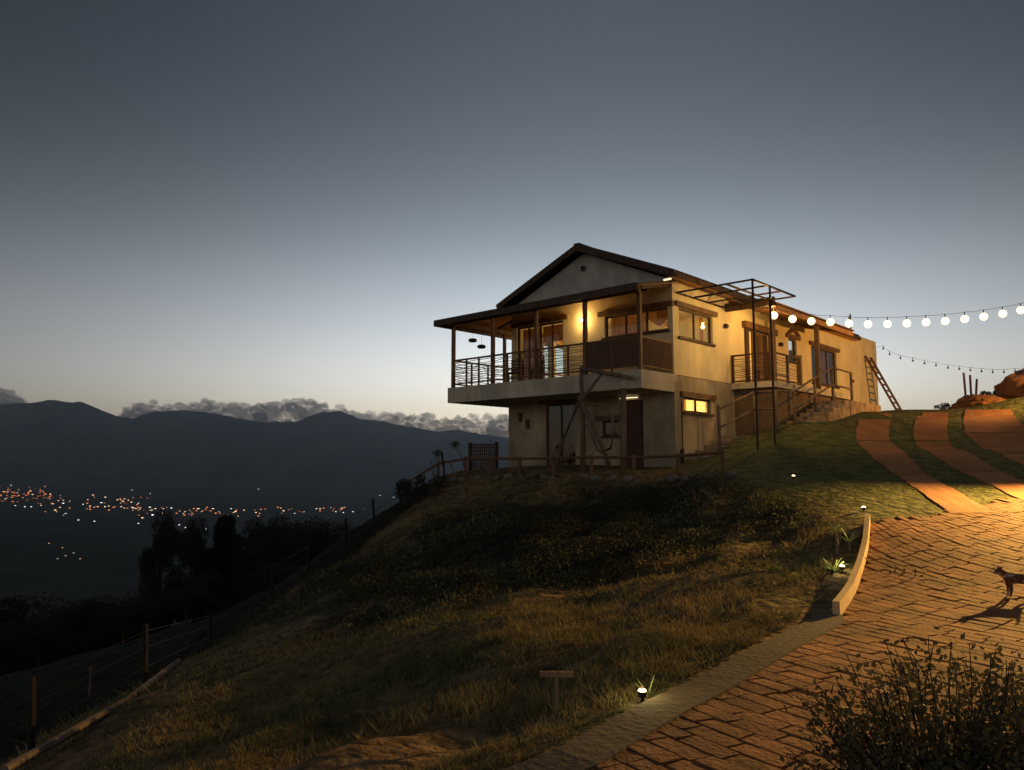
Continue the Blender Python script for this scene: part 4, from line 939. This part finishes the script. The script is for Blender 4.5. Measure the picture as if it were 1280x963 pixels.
# grass blades on the hill
def grass():
    nc = 15000; n = nc*15; th = rng.uniform(-.80, .62, nc); r = 3.2*np.exp(rng.uniform(0, 1, nc)**.8*math.log(9.0)); ch = rng.uniform(.5, 1.9, nc)
    th, r, ch = np.repeat(th, 15), np.repeat(r, 15), np.repeat(ch, 15); sp = .018*(1+.5*r**.9); x = r*np.sin(th)+rng.normal(size=n)*sp; y = r*np.cos(th)+rng.normal(size=n)*sp; CH = {}
    k = ~inside(DRIVE, x, y) ; hx = (x-C0.x)*EX.x+(y-C0.y)*EX.y; hy = (x-C0.x)*EY.x+(y-C0.y)*EY.y
    k &= ~((hx > -9) & (hx < 2.6) & (hy > -2.6) & (hy < 20)); x, y, r = x[k], y[k], r[k]
    dens = smooth_noise(x, y, 1, 1.3, 3, 9); k = (dens > -.85+rng.uniform(-.4, .4, len(x))) & (rng.uniform(0,1,len(x)) < np.where(x > 5.2, .55, 1))
    x, y, r = x[k], y[k], r[k]
    # keep the kerb clear
    for (ax, ay), (bx, by) in zip(DRIVE[:8], DRIVE[1:9]):
        L2 = (bx-ax)**2+(by-ay)**2; t = np.clip(((x-ax)*(bx-ax)+(y-ay)*(by-ay))/L2, 0, 1); d = np.hypot(x-ax-t*(bx-ax), y-ay-t*(by-ay)); kk = d > .36; x, y, r = x[kk], y[kk], r[kk]
    keep = (x > -10.0+.29*y) & ((((x-.6)/5.2)**2+((y-15.2)/4.3)**2 > 1) | (rng.uniform(0,1,len(x)) < .25))
    for poly in track_polys: keep &= ~inside(poly, x, y)
    x, y, r = x[keep], y[keep], r[keep]
    z = terrain(x, y)+rough_at(x, y)-.01
    n = len(x); h = rng.uniform(.02, .06, n)*(.6+.8*np.abs(smooth_noise(x*9, y*9, 1, 1, 2, 77)))*(1+.35*np.clip(smooth_noise(x, y, 1, .9, 2, 5), 0, 2))*np.where(x > 5.2, .4, 1)*(1+r*.03); a = rng.uniform(0, 6.28, n); w = .0032*(1+r*.16)
    ln = rng.normal(size=(n, 2))*h[:, None]*.55
    V = np.stack([np.stack([x-np.cos(a)*w, y-np.sin(a)*w, z], -1), np.stack([x+np.cos(a)*w, y+np.sin(a)*w, z], -1), np.stack([x+ln[:,0], y+ln[:,1], z+h], -1)], 1).reshape(-1, 3)
    o = quads_mesh('grass', V, 3, M_BLADE); tag(o, 'patchy dry grass covering the hillside and between the tracks', 'grass', kind='stuff')
grass()
def weeds():
    n = 9000; x = .6+5.6*rng.normal(size=n)*.42; y = 15.2+4.4*rng.normal(size=n)*.42
    k = (smooth_noise(x, y, 1, 1.6, 3, 31) > -.35) & (x < 5.0) & (y > 9.5); x, y = x[k], y[k]; m = 9; n2 = len(x)
    xb = -9.9+.29*rng.uniform(7, 30, 2600); yb = (xb+9.9)/.29; xb = xb-rng.exponential(2.2, 2600); x = np.concatenate([x, xb]); y = np.concatenate([y, yb])
    hx = (x-C0.x)*EX.x+(y-C0.y)*EX.y; hy = (x-C0.x)*EY.x+(y-C0.y)*EY.y; k = ~((hx > -9.5) & (hx < 2.8) & (hy > -2.9)); x, y = x[k], y[k]
    x, y = np.repeat(x, m), np.repeat(y, m); x = x+rng.normal(size=len(x))*.07; y = y+rng.normal(size=len(x))*.07; hh = .05+.13*np.abs(smooth_noise(x, y, 1, 1.1, 3, 12))
    c = np.stack([x, y, terrain(x, y)+rough_at(x, y)+rng.uniform(0, 1, len(x))*hh], -1)
    o = quads_mesh('ground_cover', foliage(len(c), lambda r_, n_: c, .03, 8, .45), 4, material('dark_weed_leaves', (.05, .05, .024), .8, 0, 3, .6, transl=.15))
    tag(o, 'dark low weeds covering the bank below the terrace and the slope beyond the fence', 'weeds', kind='stuff')
weeds()

# ------------------------------------------------------------------ dog
def dog():
    q = hit(1274, 749, 3); q.z += .016
    d = thing('dog', 'small brown and white dog standing on the brick driveway at the right edge', 'dog', q, math.radians(168)); d.scale = (.62,.62,.62)
    me = bpy.data.meshes.new('body'); bm = bmesh.new(); V = []; E = []; R = []
    def nd(p, r, par=None):
        V.append(bm.verts.new(p)); R.append(r)
        if par is not None: bm.edges.new((V[par], V[-1]))
        return len(V)-1
    hip = nd((-.22,0,.33), (.085,.10)); b1 = nd((-.08,0,.325), (.078,.085), hip); ch = nd((.08,0,.32), (.095,.105), b1); sh = nd((.17,0,.35), (.075,.09), ch)
    nk = nd((.235,0,.405), (.052,.058), sh); hd = nd((.29,0,.445), (.056,.052), nk); mz = nd((.355,0,.425), (.032,.028), hd); ns = nd((.405,0,.415), (.02,.018), mz)
    for s_ in (-1, 1):
        e = nd((.285, s_*.045, .495), (.02,.014), hd); nd((.262, s_*.062, .53), (.01,.006), e)
        a = nd((.15, s_*.065, .27), (.038,.045), ch); b = nd((.135, s_*.065, .15), (.022,.024), a); c = nd((.15, s_*.065, .06), (.016,.017), b); nd((.17, s_*.065, .005), (.02,.014), c)
        a = nd((-.2, s_*.065, .26), (.05,.06), hip); b = nd((-.15, s_*.07, .19), (.032,.034), a); c = nd((-.235, s_*.07, .11), (.018,.019), b); f = nd((-.22, s_*.07, .03), (.015,.016), c); nd((-.195, s_*.07, .002), (.019,.013), f)
    t1 = nd((-.31,0,.38), (.022,.022), hip); t2 = nd((-.38,0,.46), (.016,.016), t1); nd((-.40,0,.54), (.009,.009), t2)
    bm.to_mesh(me); bm.free(); body = bpy.data.objects.new('body', me); COL.objects.link(body); body.parent = d
    sk = body.modifiers.new('skin', 'SKIN')
    for i, r in enumerate(R): k_ = 1.3 if r[0] < .03 and i > 7 else 1.08; me.skin_vertices[0].data[i].radius = (r[0]*k_, r[1]*k_)
    me.skin_vertices[0].data[0].use_root = True; sk.use_smooth_shade = True
    ss = body.modifiers.new('sub', 'SUBSURF'); ss.levels = 2; ss.render_levels = 2
    m = bpy.data.materials.new('dog_coat'); m.use_nodes = True; N = m.node_tree.nodes; L = m.node_tree.links; p = N['Principled BSDF']; p.inputs['Roughness'].default_value = .9
    tc = N.new('ShaderNodeTexCoord'); n = N.new('ShaderNodeTexNoise'); n.inputs['Scale'].default_value = 7; L.new(tc.outputs['Object'], n.inputs['Vector'])
    cr = N.new('ShaderNodeValToRGB'); cr.color_ramp.interpolation = 'EASE'; L.new(n.outputs[0], cr.inputs[0]); e = cr.color_ramp.elements
    e[0].position = .50; e[0].color = (.10,.034,.014,1); e[1].position = .58; e[1].color = (.36,.27,.2,1); L.new(cr.outputs[0], p.inputs['Base Color'])
    me.materials.append(m)
    MB().tube([(.2+.05*0,.062*math.cos(t),.385+.062*math.sin(t)) for t in [i*6.283/14 for i in range(15)]], .008, 5).build('collar', material('pink_collar', (.5,.25,.25), .6), d)
    for s_ in (-1, 1): MB().sphere((.335, s_*.03, .462), .008, 8).build('eye', M_BLACK, d)
    MB().sphere((.428,0,.42), .012, 8).build('nose', M_BLACK, d)
dog()

# ------------------------------------------------------------------ mountains
def mountains():
    prof = [(-500,520),(-300,510),(-120,508),(0,504),(30,502),(60,498),(100,501),(125,510),(145,520),(165,522),(185,515),(210,512),(260,514),(300,522),(325,527),(370,526),(385,520),(400,515),(425,513),(450,524),
            (500,530),(550,539),(575,535),(600,542),(660,548),(800,545),(1000,540),(1300,545),(1700,540)]
    Yr = 12500.0; xs = []; zs = []
    for px, py in prof: p = at(px, py, Yr); xs.append(p.x/Yr); zs.append(p.z)
    u = np.linspace(xs[0], xs[-1], 620); zr = np.interp(u, xs, zs)
    rows = 70; v = np.linspace(0, 1, rows); U, Vv = np.meshgrid(u, v); Yd = 9300+(14500-9300)*Vv; X = U*Yd
    t = (Yd-9300)/(Yr-9300); prof_ = np.where(t < 1, np.clip(t, 0, 1)**1.25, np.clip(1-(t-1)*1.6, 0, 1)); base = -260
    ridg = smooth_noise(X/1000, Yd/1000, 1, 2.0, 5, 21); spur = np.abs(smooth_noise(X/1000, Yd/2200, 1, 2.6, 4, 8))
    Zg = base+(zr[None, :]-base)*prof_ + (t < 1)*np.clip(t*4, 0, 1)*np.clip((1-t)*5, 0, 1)*(-190*spur+60*ridg)
    Zg += 14*smooth_noise(X/200, Yd/200, 1, 2.0, 3, 5)*(prof_ > .02)*np.clip((1-np.abs(t-1)*3), 0, 1)
    m = material('mountain_scrub', (.05,.05,.042), 1, 0, .002, .5, mix_scale=.0012, coords='Object', spec=0)
    o = grid_mesh('mountains', X, Yd, Zg, m); o['kind'] = 'structure'
mountains()

# ------------------------------------------------------------------ clouds lying on the ridge
CLOUD_D = .0055
def clouds():
    m = bpy.data.materials.new('cloud'); m.use_nodes = True; N = m.node_tree.nodes; L = m.node_tree.links; N.clear()
    o = N.new('ShaderNodeOutputMaterial'); v_ = N.new('ShaderNodeVolumePrincipled'); v_.inputs['Color'].default_value = (.93,.80,.86,1); v_.inputs['Density'].default_value = CLOUD_D; v_.inputs['Anisotropy'].default_value = .3
    L.new(v_.outputs[0], o.inputs['Volume'])
    r = random.Random(5); top = [(-60,486),(0,489),(18,492),(26,500),(60,506),(140,514),(160,510),(185,503),(210,508),(222,505),(250,503),(290,508),(320,505),(345,501),(375,499),(398,501),(410,511),(428,508),(440,514),(500,518),(560,523),(600,521),(640,522),(760,527)]
    tx = [a[0] for a in top]; ty = [a[1] for a in top]
    ico = bmesh.new(); bmesh.ops.create_icosphere(ico, subdivisions=4, radius=1); base = np.array([v.co[:] for v in ico.verts]); faces = [tuple(v.index for v in f.verts) for f in ico.faces]; ico.free()
    def puffs(n, x0, x1, seed):
        rr_ = np.random.default_rng(seed); mb = MB()
        for i in range(n):
            px = x0+(x1-x0)*(i+rr_.uniform(0,1))/n; ytop = np.interp(px, tx, ty); kk = (0, 1, 2, 1, 2)[i % 5]; rad = (rr_.uniform(4, 8), rr_.uniform(6, 9), rr_.uniform(10, 14))[kk]; py = ytop+(rad*.35+rr_.uniform(-2.5, 2.5), rad*.85+1.5, rad*.8+8)[kk]
            c = at(px, py, 16800+rr_.uniform(-300,300)); R = rad/F*16800; nn = base*np.array([1.35,1.1,.8])
            f = 1+.2*smooth_noise(nn[:,0]+i, nn[:,2]*1.3+nn[:,1], 1, 3.5, 3, seed*100+i)
            v = nn*f[:,None]*R+np.array(c); mb.add(v.tolist(), faces)
        return mb
    for (n, a, b, sd, lab) in ((30,-60,24,1,'dark cloud on the ridge at the left edge'),(80,158,420,2,'grey cloud heaped behind the middle ridge'),(80,405,700,3,'long mauve cloud bank stretching to behind the house')):
        ob = puffs(n, a, b, sd).build('cloud', m, smooth=True); ob['label'] = lab; ob['category'] = 'cloud'; ob['kind'] = 'structure'
clouds()

# ------------------------------------------------------------------ valley town
def town():
    body = material('town_house_wall', (.2,.18,.16), .9)
    gl_ = [emissive('town_glow_orange', (1,.27,.06), 2.6, False), emissive('town_glow_warm', (1,.66,.34), 3.6, False), emissive('town_glow_white', (.95,.95,1), 4.5, False)]
    meshes = []
    for g_ in gl_:
        mb = MB().box((-8,0,0),(8,9,6)); mb.add([(-8,0,6),(8,0,6),(8,4.5,9),(-8,4.5,9),(8,9,6),(-8,9,6)], [(0,1,2,3),(3,2,4,5),(0,3,5),(1,4,2)])
        for k in range(3): mb.box((-7+k*5,-.3,1),(-3+k*5,-.02,5.2), 1)
        me = bpy.data.meshes.new('town_house'); me.from_pydata(mb.v, [], mb.f); me.materials.append(body); me.materials.append(g_); me.polygons.foreach_set('material_index', mb.m); meshes.append(me)
    r = random.Random(12)
    def put(px, py, k, label, group, s=1.0):
        rr_ = ray(px, py); Y = 1500.0
        while Y < 9200 and rr_.z/rr_.y*Y > float(terrain(np.array([rr_.x/rr_.y*Y]), np.array([Y]))[0]): Y += 60
        x = rr_.x/rr_.y*Y; o = bpy.data.objects.new('town_house', meshes[k]); COL.objects.link(o); o.location = (x, Y, tz(x, Y)-1); s *= max(.35, Y/5200)**.5
        o.rotation_euler[2] = math.atan2(-x, Y)*-1*-1+r.uniform(-.25,.25); o.scale = (s,s,s); tag(o, label, 'house', group)
    def cl(n, x0, x1, yf, w, label, group, s=1.0):
        for i in range(n):
            x = r.uniform(x0, x1); put(x, yf(x)+r.gauss(0,1)*0, r.choices([0,1,2], w)[0], label, group, s*r.uniform(.6,1.25))
    cl(104, -30, 66, lambda x: r.triangular(606,632,616), (8,2,.3), 'tiny orange lit house in the dense town cluster at the left edge', 'town houses at the left edge', .58)
    cl(62, 50, 190, lambda x: r.triangular(614,650,630), (4,4,1), 'tiny lit house in the scattered middle of the valley town', 'town houses left of the trees', .58)
    cl(56, 150, 325, lambda x: 632+r.triangular(0,14,3)+(x-150)*.02, (5,5,1), 'tiny lit house in the long row behind the dark trees', 'town houses behind the trees', .58)
    cl(34, 325, 468, lambda x: 634+r.triangular(0,11,2), (6,4,.7), 'tiny lit house in the thin row beside the slope', 'town houses beside the slope', .55)
    for x, y in ((14,607),(165,613),(323,612),(19,633),(31,634),(39,634),(104,631),(122,634),(98,651),(118,652),(224,658),(232,660),(258,663),(209,655),(173,656),(420,641),(475,620),(492,622)): put(x, y, 2, 'brighter white lit house standing apart in the valley', 'white lit houses in the valley', .5)
    for x, y in ((61,682),(78,687),(92,692),(82,697),(100,702),(72,700)): put(x, y, 1, 'larger warm lit house in the near cluster below the town', 'near lit houses in the dark valley', .42)
    for x, y in ((139,702),(191,704),(21,698),(143,709)): put(x, y, 2, 'faint lit house on the near dark slope', 'faint houses on the near slope', .3)
town()

# ------------------------------------------------------------------ haze
def haze():
    bm = MB().box((-17000,-120,-300),(17000,15600,1180)); m = bpy.data.materials.new('haze'); m.use_nodes = True; N = m.node_tree.nodes; N.clear()
    o = N.new('ShaderNodeOutputMaterial'); v = N.new('ShaderNodeVolumePrincipled'); v.inputs['Density'].default_value = HAZE; v.inputs['Color'].default_value = (.72,.84,1,1); v.inputs['Anisotropy'].default_value = .62
    m.node_tree.links.new(v.outputs[0], o.inputs['Volume']); bm.build('haze', m)['kind'] = 'stuff'
HAZE = 3.4e-5
if HAZE > 0: haze()
print('pavers', len(mv), 'objects', len(bpy.data.objects), 'tris', sum(len(o.data.polygons) for o in bpy.data.objects if o.type == 'MESH'))
